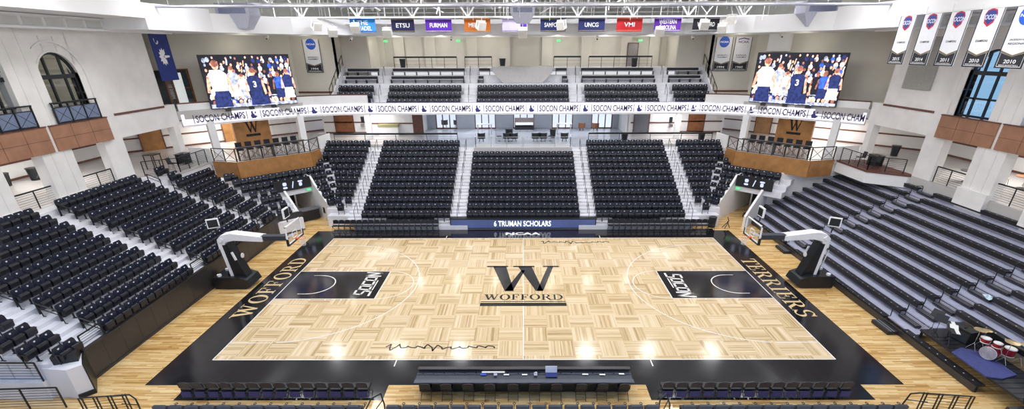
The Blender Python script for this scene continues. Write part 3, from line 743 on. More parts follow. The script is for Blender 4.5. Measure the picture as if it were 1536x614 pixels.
# upper tier benches
def bench_thing(x0, x1, y, z, label):
    t = empty('upholstered_bench', ((x0 + x1) / 2, y, z), 0, label, 'bench', 'black backed benches of the upper tier'); w = (x1 - x0) / 2
    b = MB(); b.box(-w, w, .0, .1, .28, .62); b.build('backrest', M_pan, t)
    b = MB(); n = max(1, round(2 * w / 1.15))
    for k in range(n): b.box(-w + 2 * w * k / n + .03, -w + 2 * w * (k + 1) / n - .03, -.42, 0, .30, .38)
    b.build('seat_panel', M_riser, t)
    for k in range(n + 1): b = MB(); b.box(-w + (2 * w - .04) * k / n, -w + (2 * w - .04) * k / n + .04, -.45, .05, 0, .32); b.build('leg', M_black, t)
for r, (y0, y1, z_) in enumerate(UR[3:]):
    for i, (x0, x1) in enumerate(((-17.6, -14.45), (-13.05, -5.85), (-4.4, -3.4 + .6 * r - .5), (3.4 - .6 * r + .5, 4.4), (5.85, 13.05), (14.45, 17.6))):
        if x1 - x0 < .4: continue
        bench_thing(x0, x1, y1 - .15, z_, '%s upper tier bench in the %s' % (('lower', 'top')[r], ('far left end section', 'long section left of centre', 'short stub just left of camera platform', 'short stub just right of camera platform', 'long section right of centre', 'far right end section')[i]))

# ================================================================== RIGHT BLEACHER
BLX = lambda k: 18.8 + .74 * k
BLZ = lambda k: .35 + .36 * k
root = empty('telescopic_bleacher', (18.62, 0, 0), 0, 'large open black and grey bench bleacher filling the right side', 'bleacher')
def rel(mb): mb.xf(Matrix.Translation((-18.62, 0, 0))); return mb
SEC = ((5.78, 12.5), (-4.4, 4.48), (-12.6, -5.67))
for k in range(12):
    x = BLX(k); z_ = BLZ(k) - .33; d = MB()
    yn = -12.6 if k > 2 else -6.1
    d.box(x + (.18 if k else .1), x + .92, yn, 12.5, z_ + .27, z_ + .33)
    if k < 11:
        rel(d).build('deck', M_deck, root)
        d = MB(); d.box(x + .84, x + .90, yn if k < 2 else -12.6, 12.5, z_ + .33, z_ + .60); rel(d).build('riser_board', M_riser, root)
    for y0, y1 in SEC:
        if k == 0 and y1 < -5: y0 = -9.9
        if k == 11 and y1 > 10: y1 = 7.2
        if k in (1, 2) and y1 < -5: continue
        b = MB(); b.box(x - .12, x + .19, y0, y1, z_ + .28, z_ + .36); b.box(x - .10, x - .05, y0, y1, z_ + (.12 if k else -.02), z_ + .28)
        b.m = 1; n = int((y1 - y0) / .46)
        for j in range(n): yy = y0 + .3 + j * .46; b.box(x - .06, x - .02, yy, yy + .045, z_ + .36, z_ + .364)
        rel(b).build('bench', [M_bench, M_badge], root)
    for y0, y1 in ((4.52, 5.72), (-5.62, -4.44)):
        b = MB()
        for q in range(2):
            xx = x - .17 + q * .37; zz = z_ + .14 + q * .18
            b.m = 0; b.box(xx, xx + .33, y0, y1, zz - .1, zz); b.m = 1; b.box(xx + .02, xx + .035, y0 + .03, y1 - .03, zz, zz + .003); b.box(xx + .15, xx + .16, y0 + .03, y1 - .03, zz, zz + .003)
        rel(b).build('aisle_step', [M_tread, M_nose], root)
        if k % 1 == 0 and k < 11:
            yy = y1 - .02 if False else y1 + .02; h = MB(); x2 = x + .2; z2 = z_ + .36
            h.tube([(x2, yy, z2), (x2 - .02, yy, z2 + .42), (x2 + .08, yy, z2 + .5), (x2 + .55, yy - .1, z2 + .52), (x2 + .62, yy - .1, z2 + .42), (x2 + .62, yy - .1, z2)], .022, 5)
            rel(h).build('grab_loop', M_black, root)
    if k == 0:
        b = MB(); b.box(x - .19, x - .13, -9.9, 12.5, 0.02, .30); rel(b).build('kick_board', M_blackp, root)
for y0, y1 in ((4.52, 5.72), (-5.62, -4.44)):
    b = MB(); b.box(18.1, 18.6, y0, y1, 0.02, .2); b.m = 1; b.box(18.25, 18.27, y0, y1, .2, .203); b.box(18.4, 18.42, y0, y1, .2, .203); rel(b).build('front_step', [M_tread, M_nose], root)
m = MB(); m.slab([(20.0, 12.55, 0), (20.0, 12.55, 1.6), (20.6, 12.55, 2.6), (21.2, 12.55, 3.72), (27.0, 12.55, 3.72), (27.0, 12.55, 0)], (0, .15, 0)); struct('wall_bleacher_end', m, M_white)

# ================================================================== RAILINGS
def railing(name, label, cat, pts, h=1.05, bars=5, post=1.2, mt=M_black, top=.05, glassy=False, group=None):
    c = Vector(pts[0]); t = empty(name, tuple(c), 0, label, cat, group); a = MB(); p_ = MB(); w = MB()
    for A, B in zip(pts, pts[1:]):
        A = Vector(A) - c; B = Vector(B) - c; L = (B - A).length; n = max(1, round(L / post)); up = Vector((0, 0, h))
        a.bar(A + up, B + up, top, top)
        for i in range(n + 1): q = A.lerp(B, i / n); p_ = MB(); p_.bar(q, q + up, .045); p_.build('post', mt, t)
        if glassy: w.quad(A + Vector((0, 0, .08)), B + Vector((0, 0, .08)), B + up * .95, A + up * .95)
        else:
            for i in range(1, bars): w.bar(A + up * i / bars, B + up * i / bars, .014)
    a.build('top_rail', mt, t)
    if w.v: w.build('glass_panel' if glassy else 'infill_wire', G_clear if glassy else mt, t)
    return t
def side(s): return 'left' if s < 0 else 'right'
for s in (-1, 1):
    railing('concourse_rail', 'long black topped rail behind the far %s stand beneath the ribbon display' % side(s), 'railing', [(s * 17.6, 19.25, ZC), (s * 6.1, 19.25, ZC)], .98, 4, 3.0, top=.14)
    railing('lobby_rail', 'thin glass guard rail on the %s half of the centre lobby platform edge' % side(s), 'railing', [(s * .05, 17.75, ZC), (s * 4.3, 17.75, ZC), (s * 4.4, 19.1, ZC)], .9, 4, 1.4, mt=M_chrome, top=.03, glassy=True)
    railing('upper_rail', 'slim rail with black counter along the upper concourse, %s of centre' % side(s), 'railing', [(s * 3.1, 25.8, 11.25), (s * 5.8, 25.8, 11.25)], 1.0, 3, 1.3, top=.15)
    railing('upper_rail', 'long slim rail with black counter on the upper concourse, far %s' % side(s), 'railing', [(s * 6.6, 25.8, 11.25), (s * 12.9, 25.8, 11.25)], 1.0, 3, 1.3, top=.15)
    railing('tier_end_rail', 'sloping black rail closing the %s end of the upper tier' % side(s), 'railing', [(s * 17.98, 20.95, 8.55), (s * 17.98, 25.5, 11.35)], 1.1, 2, 1.1)
    # cross-braced lounge rail
    pl = [(-24.6, 11.95), (-22.55, 11.55), (-18.45, 15.6), (-18.25, 17.0)]
    t = empty('lounge_railing', (s * 22.55, 11.55, 4.95), 0, 'black cross braced railing round the %s oak fronted lounge' % side(s), 'railing'); c = Vector((s * 22.55, 11.55, 4.95))
    a = MB(); p_ = MB(); x_ = MB()
    for A, B in zip(pl, pl[1:]):
        A = Vector((-s * A[0] if s > 0 else A[0], A[1], 4.95)); B = Vector((-s * B[0] if s > 0 else B[0], B[1], 4.95)); A -= c; B -= c
        n = max(1, round((B - A).length / .98)); a.bar(A + Vector((0, 0, 1)), B + Vector((0, 0, 1)), .09, .06); a.bar(A + Vector((0, 0, .06)), B + Vector((0, 0, .06)), .04)
        for i in range(n + 1): q = A.lerp(B, i / n); p_ = MB(); p_.bar(q, q + Vector((0, 0, 1)), .06); p_.build('post', M_black, t)
        for i in range(n):
            q0 = A.lerp(B, i / n); q1 = A.lerp(B, (i + 1) / n)
            x_.bar(q0 + Vector((0, 0, .1)), q1 + Vector((0, 0, .92)), .025); x_.bar(q1 + Vector((0, 0, .1)), q0 + Vector((0, 0, .92)), .025)
    a.build('top_rail', M_black, t); x_.build('cross_brace', M_black, t)
    # side platform with its railing
    m = MB(); P = [(s * 24.95, 12.0), (s * 24.95, 8.4), (s * 26.9, 7.0), (s * 27.3, 7.0), (s * 27.3, 12.0)]; m.prism(P if s < 0 else P[::-1], 4.0, 4.78); struct('wall_side_platform', m, M_white)
    m = MB(); P = [(s * 24.9, 12.0), (s * 24.9, 8.37), (s * 26.9, 6.95), (s * 27.3, 7.0), (s * 27.3, 12.0)]; m.prism(P if s < 0 else P[::-1], 4.78, 4.9); struct('floor_side_platform', m, M_trim if s > 0 else M_cfloor)
    railing('platform_railing', 'black wire railing round the small %s side platform below the balcony' % side(s), 'railing', [(s * 25.0, 11.7, 4.9), (s * 25.0, 8.5, 4.9), (s * 26.7, 7.3, 4.9)], 1.0, 8, 1.1)
    for c, nm in ((4.2, 'first'), (-.05, 'second')):
        railing('opening_railing', 'black wire railing in the %s %s opening under an oak apron' % (nm, side(s)), 'railing', [(s * 27.25, c - 1.1, ZC), (s * 27.25, c + 1.15, ZC)], 1.0, 8, 1.15, top=.07)
# stair handrails
def handrail(loc, dx, dy, dz, label, group):
    t = empty('stair_handrail', loc, 0, label, 'handrail', group); a = MB()
    a.tube([(0, 0, 0), (0, 0, .85), (.0, .05, .93), (dx, dy - .05, dz + .93), (dx, dy, dz + .85), (dx, dy, dz)], .022, 5); a.build('rail', M_black, t)
for i, x in enumerate((-13.35, -5.2, 5.2, 13.35)):
    nm = ('far left', 'centre left', 'centre right', 'far right')[i]
    for k in range(6): r = 12 - 2 * k; handrail((x, yf(r) - .35, zt(r) - .0), 0, .9, .42, '%s handrail up the %s aisle of the far stand' % (ORD[k], nm), 'stair handrails of the far stand')
    for k in range(2): handrail((math.copysign(abs(x) + (.4 if abs(x) > 10 else 0), x), (22.0, 24.2)[k], (8.36, 9.92)[k]), 0, .8, .6, '%s handrail in the %s upper tier aisle' % (('lower', 'upper')[k], nm), 'stair handrails of the upper tier')
for i, y in enumerate((.0 - .33, 6.9 - .35, -7.72)):
    for k in range(5):
        r = 9 - 2 * k + (0 if i != 1 else 0)
        t = empty('row_end_rail', (xb(r) + .2, (-.38, 6.45, -7.72)[i], zt(r)), 0, '%s low black rail up the %s stairs of the left grandstand' % (ORD[k], ('middle', 'far', 'near')[i]), 'handrail', 'low rails beside the left stairs'); a = MB()
        a.bar((0, 0, 0), (0, 0, .72), .045); a.bar((.80, 0, -.365), (.80, 0, .36), .045); a.bar((0, 0, .72), (.80, 0, .36), .04); a.bar((0, 0, .5), (.8, 0, .14), .03); a.build('rail', M_black, t)
# left front gates of stairs
for i, y in enumerate((-.9, 6.4, -8.2)):
    railing('stair_gate', 'small black wire gate at the foot of the %s left stairs' % ('middle', 'far', 'near')[i], 'railing', [(-18.75, y - .55, 1.5), (-18.75, y + .55, 1.5)], .55, 5, 1.1)

# ================================================================== VIDEO SCREENS + RIBBON + LED TABLE
def col(n, c, e=1.3): return mat('screen_' + n, c, .5, var=.55, scale=4.5, emit=e)
SC = [col('black', (.01, .012, .03), .2), col('white', (.9, .9, 1.0)), col('navy', (.012, .022, .11)), col('blue', (.03, .10, .48)), col('skin', (.85, .38, .26)), col('dark_skin', (.28, .10, .07)), col('red', (.7, .04, .08)), col('grey', (.35, .38, .5)), col('maroon', (.12, .02, .08))]
def blob(mb, cx, cy, w, h, mi, z_, n=9, a=0):
    mb.m = mi; P = [(cx + w * math.cos(2 * math.pi * k / n + a), cy + h * math.sin(2 * math.pi * k / n + a), z_) for k in range(n)]; mb.add(P, [tuple(range(n))])
def screen_picture(seed, w, h):
    r = random.Random(seed); mb = MB(); mb.m = 0; mb.quad((-w / 2, -h / 2, 0), (w / 2, -h / 2, 0), (w / 2, h / 2, 0), (-w / 2, h / 2, 0)); zz = .004
    def q(u, v): return (u - .5) * w, (v - .5) * h
    for row in range(8):
        v = .97 - row * .13
        for k in range(19):
            u = (k + .5 + r.uniform(-.3, .3)) / 17; v2 = v + r.uniform(-.03, .03); s_ = .75 + row * .09; x, y = q(min(.96, max(.04, u)), max(.1, v2))
            zz += .00004; blob(mb, x, max(-h / 2 + .3, y - .34 * s_), .20 * s_, .26 * s_, r.choice([2, 0, 3, 0, 1, 0, 2, 7, 8, 0, 1]), zz, 7, r.random())
            zz += .00004
            if y < h / 2 - .14: blob(mb, x, y, .10 * s_, .13 * s_, r.choice([4, 4, 5, 4, 7]), zz, 8)
            if r.random() < .35 and y < h / 2 - .4: zz += .00004; mb.m = r.choice([4, 1]); mb.quad((x + .1, y - .2, zz), (x + .2, y - .2, zz), (x + .26, y + .25, zz), (x + .18, y + .25, zz))
    zz = .03; mb.m = 7; mb.quad((-w / 2, -h / 2, zz), (w / 2, -h / 2, zz), (w / 2, -h / 2 + .22, zz), (-w / 2, -h / 2 + .3, zz))
    def player(u, top, sc, jersey, num, skin, shorts):
        nonlocal zz
        x, y = q(u, top); zz += .003
        mb.m = skin
        for sg in (-1, 1): mb.quad((x + sg * .36 * sc, y - .45 * sc, zz), (x + sg * .5 * sc, y - .5 * sc, zz), (x + sg * .62 * sc, y - 1.3 * sc, zz), (x + sg * .48 * sc, y - 1.35 * sc, zz))
        yb_ = max(-h / 2 + .05, y - 2.1 * sc); mb.m = shorts; zz += .001; mb.add([(x - .34 * sc, y - 1.15 * sc, zz), (x + .34 * sc, y - 1.15 * sc, zz), (x + .42 * sc, yb_, zz), (x - .42 * sc, yb_, zz)], [(0, 1, 2, 3)])
        mb.m = jersey; zz += .001; mb.add([(x - .2 * sc, y - .22 * sc, zz), (x + .2 * sc, y - .22 * sc, zz), (x + .42 * sc, y - .42 * sc, zz), (x + .34 * sc, y - 1.25 * sc, zz), (x - .34 * sc, y - 1.25 * sc, zz), (x - .42 * sc, y - .42 * sc, zz)], [(0, 1, 2, 3, 4, 5)])
        zz += .001; blob(mb, x, y, .17 * sc, .23 * sc, skin, zz, 10); zz += .001; blob(mb, x, y + .08 * sc, .17 * sc, .17 * sc, 5, zz, 10)
        if num: mb.m = 1; text_on(mb, num, (x, y - .72 * sc, zz + .002), (1, 0, 0), (0, 1, 0), .2 * sc * len(num), .36 * sc, .03)
    player(.30, .74, 1.0, 7, '', 4, 1); player(.40, .60, .8, 1, '', 4, 7); player(.74, .60, .8, 0, '', 5, 0); player(.82, .62, .9, 3, '', 5, 2); player(.93, .66, 1.0, 2, '', 4, 1); player(.62, .5, .9, 0, '', 4, 2); player(.14, .82, 1.55, 1, '35', 4, 2); player(.53, .68, 1.35, 2, '3', 4, 2)
    for u_, v_, w_, h_, mi_ in ((.05, .3, .3, .5, 1), (.24, .36, .22, .7, 1), (.36, .22, .2, .6, 1), (.72, .2, .7, .1, 7), (.45, .36, .1, .5, 1), (.96, .3, .1, .4, 1)):
        zz += .002; x_, y_ = q(u_, v_); blob(mb, x_, y_, w_ / 2, h_ / 2, mi_, zz, 10)
    return mb
for s in (-1, 1):
    w, h = 6.72, 3.95; c = Vector((s * 22.85, 16.9, 10.6)); d = Vector((4.9, 4.55, 0)).normalized()
    t = empty('video_board', tuple(c), 0, 'large video board with players and crowd hung over the %s corner lounge' % side(s), 'screen')
    X_ = Vector((d.x, d.y if s < 0 else -d.y, 0)); Y_ = Vector((0, 0, 1)); Z_ = X_.cross(Y_)
    Mx = Matrix(((X_.x, Y_.x, Z_.x, 0), (X_.y, Y_.y, Z_.y, 0), (X_.z, Y_.z, Z_.z, 0), (0, 0, 0, 1)))
    f = MB(); f.box(-w / 2 - .04, w / 2 + .04, -h / 2 - .04, h / 2 + .04, -.28, -.02)
    f.xf(Mx).build('cabinet', M_black, t)
    p = screen_picture(11, w - .02, h - .02); p.xf(Mx); p.build('screen', SC, t)
    for k in (-2.2, -.4, 1.4): f = MB(); f.box(k - .2, k + .2, -h / 2 - .28, -h / 2 - .03, -.22, -.08); f.xf(Mx).build('bracket', M_blackp, t)
# ribbon
PL = []; acc = 0
dense = []
for i in range(len(path) - 1):
    p0 = Vector(path[max(0, i - 1)]); p1 = Vector(path[i]); p2 = Vector(path[i + 1]); p3 = Vector(path[min(len(path) - 1, i + 2)])
    n = 8 if (p2 - p1).length < 6 else 30
    for k in range(n):
        t_ = k / n
        if n == 30: q = p1.lerp(p2, t_)
        else: q = .5 * ((2 * p1) + (p2 - p0) * t_ + (2 * p0 - 5 * p1 + 4 * p2 - p3) * t_ ** 2 + (3 * p1 - p0 - 3 * p2 + p3) * t_ ** 3) if not (abs(p1.x) > 14.5 and abs(p1.x) < 14.7 or abs(p2.x) > 14.5 and abs(p2.x) < 14.7) else p1.lerp(p2, t_)
        dense.append(q)
dense.append(Vector(path[-1])); cum = [0]
for a_, b_ in zip(dense, dense[1:]): cum.append(cum[-1] + (b_ - a_).length)
import bisect
def at(sv, d=0.0):
    i = min(max(bisect.bisect_right(cum, sv) - 1, 0), len(dense) - 2); t_ = (sv - cum[i]) / (cum[i + 1] - cum[i]); q = dense[i].lerp(dense[i + 1], t_); n_ = (dense[i + 1] - dense[i]).normalized()
    return Vector((q.x + n_.y * d, q.y - n_.x * d))
rb = empty('ribbon_display', (0, 20.8, 7.9), 0, 'long white ribbon display reading SOCON CHAMPS wrapped round the balcony front', 'screen')
def emitm(name, build_pts, m_): pass
hs = MB(); NS = 120
for i in range(NS):
    a_, b_ = cum[-1] * i / NS, cum[-1] * (i + 1) / NS
    A0, B0, A1, B1 = at(a_, 0), at(b_, 0), at(a_, -.14), at(b_, -.14)
    hs.add([(A0.x, A0.y, 7.5), (B0.x, B0.y, 7.5), (B0.x, B0.y, 8.32), (A0.x, A0.y, 8.32), (A1.x, A1.y, 7.5), (B1.x, B1.y, 7.5), (B1.x, B1.y, 8.32), (A1.x, A1.y, 8.32)], [(0, 1, 2, 3), (7, 6, 5, 4), (3, 2, 6, 7), (4, 5, 1, 0)])
hs.xf(Matrix.Translation((0, -20.8, -7.9))); hs.build('led_face', M_led, rb)
txm = MB(); emb = MB(); TXT = []
smid = cum[-1] / 2
def bend(mb, vs, fs, s0, wdt, hgt, zc, d=.04):
    P = [at(min(max(s0 + v[0] * wdt, .02), cum[-1] - .02), d) for v in vs]
    mb.add([(p.x, p.y - 20.8, zc + v[1] * hgt - 7.9) for p, v in zip(P, vs)], fs)
tv, tf = text_mesh('SOCON CHAMPS', .014)
for k in range(-6, 7):
    txm = MB(); TXT.append(txm)
    s0 = smid + .85 + 5.06 * k + 2.53
    if 0 < s0 - 2.0 and s0 - 1.9 < cum[-1]:
        vv = tv if s0 + 1.9 < cum[-1] else [v for v in tv]
        if s0 + 1.9 < cum[-1]: bend(txm, tv, tf, s0, 3.66, .56, 7.91)
        else:                                            # the run of text cut by the end of the display
            t2, f2 = text_mesh('SOCON CHAM', .014); bend(txm, t2, f2, s0 - .42, 2.9, .56, 7.91)
        for q in (-1.98, 1.98):
            if 0 < s0 + q < cum[-1]: bend(txm, [(-.5, -.5), (.5, -.5), (.5, .5), (-.5, .5)], [(0, 1, 2, 3)], s0 + q, .05, .66, 7.91)
for k in range(-7, 8):                                    # plain two-tone mark between the words
    s0 = smid + .85 + 5.06 * k
    if not .3 < s0 < cum[-1] - .3: continue
    bend(emb, [(-.35, -.5), (.15, -.5), (.45, -.25), (.1, -.1), (.05, .1), (-.2, .15), (-.45, -.1)], [tuple(range(7))], s0, .6, .6, 7.91)
    bend(emb, [(-.3, .1), (-.05, .15), (-.1, .5), (-.3, .42)], [(0, 1, 2, 3)], s0, .6, .6, 7.91)
    bend(emb, [(.12, .08), (.34, .18), (.30, .46), (.18, .3)], [(0, 1, 2, 3)], s0, .6, .6, 7.91)
for txm in TXT:
    if txm.v: txm.build('lettering', M_ledink, rb)
emb.build('navy_mark', M_lednavy, rb)
# far courtside LED table
t = empty('courtside_led_table', (0, 9.62, 0), 0, 'long navy courtside LED table reading 6 TRUMAN SCHOLARS', 'table')
f = MB(); f.box(-5.75, 5.75, -.12, .35, .06, .86); f.box(-5.8, 5.8, -.16, .4, .84, .9); f.build('body', M_black, t)
f = MB(); f.quad((-5.68, -.125, .14), (5.68, -.125, .14), (5.68, -.125, .82), (-5.68, -.125, .82)); f.build('screen', mat('led_table_navy', (.05, .07, .17), .4, var=.15, scale=.6, emit=.8), t)
f = MB(); text_on(f, '6 TRUMAN SCHOLARS', (-.05, -.13, .5), (1, 0, 0), (0, 0, 1), 4.5, .46, .02); f.build('lettering', mat('led_letter_white', (.9, .92, 1.0), .5, var=.01, emit=1.0), t)

# tunnel banners with screens
for s in (-1, 1):
    A = Vector(uv(-6.2, -22.2, 0, s)); B = Vector(uv(-3.25, -22.2, 0, s)); nn = (Vector(uv(0, 1, 0, s)) - Vector(uv(0, 0, 0, s)))
    c = (A + B) / 2; X_ = (B - A).normalized() * (1 if s < 0 else -1)
    t = empty('tunnel_screen', tuple(c + nn * .2 + Vector((0, 0, 2.9))), 0, 'black sign screen hung across the %s corner tunnel mouth' % side(s), 'screen')
    f = MB(); f.slab([X_ * a_ + Vector((0, 0, b_)) for a_, b_ in ((-1.45, -.4), (1.45, -.4), (1.45, .5), (-1.45, .5))], -nn * .08); f.build('panel', M_black, t)
    f = MB()
    for a_, b_, w_, h_ in ((-.62, .18, .3, .28), (-.62, -.12, .34, .16), (.62, .24, .38, .14), (.62, .0, .26, .3)):
        P = [X_ * (a_ + q * w_ / 2) + Vector((0, 0, b_ + r_ * h_ / 2)) + nn * .01 for q, r_ in ((-1, -.6), (-.6, -1), (.6, -1), (1, -.6), (1, .6), (.6, 1), (-.6, 1), (-1, .6))]; f.quad(*P)
    f.quad(*[X_ * a_ + Vector((0, 0, b_)) + nn * .01 for a_, b_ in ((-.1, -.22), (-.02, -.22), (.12, .32), (.04, .32))])
    f.build('emblem', mat('pale_screen_mark', (.5, .55, .8), .5, var=.05, emit=.8), t)
    t = empty('exit_sign', tuple(B - X_ * .25 * (1 if s < 0 else -1) + nn * .15 + Vector((0, 0, 2.3))), 0, 'small green lit exit sign at the %s tunnel mouth' % side(s), 'sign'); f = MB(); f.cb((0, 0, 0), .3, .06, .15, math.atan2(X_.y, X_.x)); f.build('housing', M_exit, t)
# dark equipment in the left tunnel
t = empty('storage_cart', uv(-4.2, -21.2), math.radians(45), 'dark flat topped cart parked in the left tunnel mouth', 'cart'); f = MB(); f.box(-.8, .8, -.45, .45, .9, .98); f.build('top', mat('cart_top_grey', (.15, .15, .17), .4), t); f = MB(); f.box(-.75, .75, -.4, .4, .1, .9); f.build('body', M_black, t)

# ================================================================== BASKETBALL HOOPS
def hoop(s):
    t = empty('basketball_hoop', (s * 17.25, 0, 0), 0 if s < 0 else math.pi, 'portable basketball hoop with white arm at the %s end of the court' % side(s), 'basketball hoop')
    # local frame: +x towards the court; base centre at 0, rim centre at 4.52
    f = MB(); f.slab([(-1.1, -.65, .05), (.75, -.65, .05), (1.05, -.65, .22), (.9, -.65, .6), (.45, -.65, .78), (-1.1, -.65, .78)], (0, 1.3, 0)); f.build('padded_base', M_black, t)
    f = MB(); f.slab([(-.35, -.32, .78), (.75, -.32, .70), (.45, -.32, 1.7), (.12, -.32, 2.75), (-.3, -.32, 2.7), (-.15, -.32, 1.6)], (0, .64, 0)); f.build('mast_pad', M_black, t)
    f = MB()
    for y in (-.38, .33):
        for a_, b_, w_ in (((-.05, y, .78), (-.25, y, 2.9), .16), ((-.25, y, 2.9), (-.05, y, 3.15), .2)): f.bar(a_, b_, .06, w_)
    f.slab([(-.42, -.3, 2.45), (-.12, -.3, 2.55), (.05, -.3, 2.9), (.55, -.3, 3.0), (2.2, -.3, 2.92), (2.2, -.3, 3.2), (.45, -.3, 3.42), (-.15, -.3, 3.3), (-.4, -.3, 3.05)], (0, .6, 0)); f.build('main_arm', M_steelw, t)
    f = MB(); f.box(2.1, 3.55, -.2, .2, 2.95, 3.22); f.build('arm_pad', M_greyfab, t)
    f = MB()
    for y in (-.15, .15): f.bar((3.5, y, 3.1), (4.02, y, 3.3), .08)
    f.bar((-.3, .2, .8), (-.55, .2, 2.3), .05); f.bar((.3, -.36, 2.3), (.42, -.36, 1.8), .1)
    f.build('strut', M_steelw, t)
    # board
    bx_ = 4.02; f = MB(); W_, H_ = 1.83, 1.07; z0 = 2.95
    for y0, y1, za, zb in ((-W_ / 2, W_ / 2, z0, z0 + .06), (-W_ / 2, W_ / 2, z0 + H_ - .06, z0 + H_), (-W_ / 2, -W_ / 2 + .06, z0, z0 + H_), (W_ / 2 - .06, W_ / 2, z0, z0 + H_)): f.box(bx_ - .05, bx_ + .02, y0, y1, za, zb)
    for y0, y1, za, zb in ((-.3, .3, z0 + .15, z0 + .2), (-.3, .3, z0 + .55, z0 + .6), (-.3, -.25, z0 + .15, z0 + .6), (.25, .3, z0 + .15, z0 + .6)): f.box(bx_ + .0, bx_ + .022, y0, y1, za, zb)
    bo = f.build('backboard', M_steelw, t)
    g = MB(); g.quad((bx_, -W_ / 2 + .05, z0 + .05), (bx_, W_ / 2 - .05, z0 + .05), (bx_, W_ / 2 - .05, z0 + H_ - .05), (bx_, -W_ / 2 + .05, z0 + H_ - .05)); g.build('glass', G_net, bo)
    f = MB(); f.box(bx_ - .08, bx_ + .06, -W_ / 2 - .02, W_ / 2 + .02, z0 - .05, z0 + .02); f.box(bx_ - .08, bx_ + .06, -W_ / 2 - .03, -W_ / 2 + .02, z0 - .05, z0 + .35); f.box(bx_ - .08, bx_ + .06, W_ / 2 - .02, W_ / 2 + .03, z0 - .05, z0 + .35); f.build('edge_pad', M_black, bo)
    f = MB(); n = 20; cx = bx_ + .38
    P = [(cx + .2286 * math.cos(2 * math.pi * k / n), .2286 * math.sin(2 * math.pi * k / n), 3.05) for k in range(n + 1)]
    f.tube(P, .012, 5); f.box(bx_, bx_ + .17, -.09, .09, 3.0, 3.06); rim = f.build('rim', M_orange, t)
    f = MB(); n = 12
    for k in range(n):
        for dk in (1, -1):
            pts = []
            for j, (rr, zz) in enumerate(((.2286, 3.04), (.19, 2.92), (.15, 2.8), (.13, 2.68), (.12, 2.58))):
                a_ = 2 * math.pi * (k + dk * j * .5) / n; pts.append((cx + rr * math.cos(a_), rr * math.sin(a_), zz))
            f.tube(pts, .006, 3)
    f.build('net', M_net, rim)
    def clock(c, rz, nm):
        k = MB(); k.cb(c, .1, .62, .55, rz); k.m = 1; k.cb((c[0] + .06 * math.cos(rz), c[1] + .06 * math.sin(rz), c[2]), .02, .50, .43, rz); k.cb((c[0] - .06 * math.cos(rz), c[1] - .06 * math.sin(rz), c[2]), .02, .50, .43, rz); return k.build(nm, [M_steelw, M_black], t)
    clock((bx_ - .25, 0, z0 + H_ + .55), 0, 'shot_clock'); clock((-.55, 0, 3.95), math.radians(60 * s), 'rear_shot_clock')
    f = MB(); f.bar((bx_ - .25, 0, z0 + H_), (bx_ - .25, 0, z0 + H_ + .3), .05); f.bar((-.5, 0, 3.3), (-.55, 0, 3.7), .05); f.bar((-.55, 0, 3.75), (.0, .0, 3.8), .03); f.build('clock_post', M_black, t)
    q = MB(); q.cyl((.62, 0, 1.95), .15, .04, 14, axis='X'); q.build('round_mark', M_badge, t)
    for k in (-.42, .42):
        q = MB(); q.cyl((-.8, k, .78), .12, .12, 10); q.build('weight_knob', M_steelw, t)
    return t
hoop(-1); hoop(1)
# ================================================================== CEILING: TRUSSES, LAMPS, SPEAKERS, BANNERS
def truss(y, zb_, zt_, x0, x1, label, pitch=3.2):
    t = empty('roof_truss', (0, y, zb_), 0, label, 'truss'); h = zt_ - zb_
    c = MB(); c.box(x0, x1, -.08, .08, -.06, .06); c.build('bottom_chord', M_steelw, t)
    c = MB(); c.box(x0, x1, -.14, .14, h - .1, h + .1); c.build('top_chord', M_steelw, t)
    n = round((x1 - x0) / pitch); w = MB(); v = MB()
    for i in range(n):
        a = x0 + (x1 - x0) * i / n; b = x0 + (x1 - x0) * (i + 1) / n; mdl = (a + b) / 2
        w.bar((a, 0, h), (mdl, 0, 0), .12); w.bar((mdl, 0, 0), (b, 0, h), .12); v.bar((a, 0, 0), (a, 0, h), .07); v.bar((mdl, 0, 0), (mdl, 0, h), .05)
    w.build('diagonal_web', M_steelw, t); v.build('vertical_web', M_steelw, t)
truss(19.6, 15.42, 18.6, -21, 21, 'white roof truss farthest from the near seats, above the school banners', 4.6)
truss(12.6, 16.3, 18.9, -23.3, 23.3, 'white roof truss midway over the far half of the court', 6.5)
for x in (-17, -9.5, 9.5, 17):
    t = empty('joist', (x, 12.5, 17.2), 0, 'white roof joist running away over the court, %s' % {-17: 'far left', -9.5: 'left of centre', 9.5: 'right of centre', 17: 'far right'}[x], 'joist'); c = MB()
    c.box(-.1, .1, -7, 9.2, -.1, .1); c.build('bottom_chord', M_steelw, t); c = MB(); c.box(-.1, .1, -7, 9.2, 1.5, 1.7); c.build('top_chord', M_steelw, t); c = MB()
    for k in range(9): y = -7 + k * 1.8; c.bar((0, y, 0), (0, y + .9, 1.6), .08); c.bar((0, y + .9, 1.6), (0, y + 1.8, 0), .08)
    c.build('web', M_steelw, t)
t = empty('ceiling_pipe', (0, 8.5, 15.43), 0, 'straight lavender grey pipe spanning the very top of the view', 'pipe'); c = MB(); c.tube([(-23.3, 0, 0), (23.3, 0, 0)], .075, 8); c.build('pipe_run', M_steelg, t)
for k in range(15):
    x = -22.4 + 3.2 * k; c = MB(); c.tube([(x, 0, .07), (x, 0, 3.9)], .015, 4); c.build('hanger_rod', M_steelw, t)
t = empty('catwalk', (0, 21.0, 15.0), 0, 'white mesh catwalk behind the hanging school banners', 'catwalk'); c = MB(); c.box(-15.5, 15.5, -.35, .6, -.05, .02); c.build('walkway', M_steelw, t)
c = MB()
for z_ in (.45, .85, 1.2): c.box(-15.5, 15.5, .55, .6, z_, z_ + .035)
c.build('side_rail', M_steelw, t)
for k in range(24): c = MB(); x = -15.4 + k * 1.34; c.box(x, x + .05, .55, .6, 0, 4.2 if k % 2 else 1.2); c.build('post', M_steelw, t)
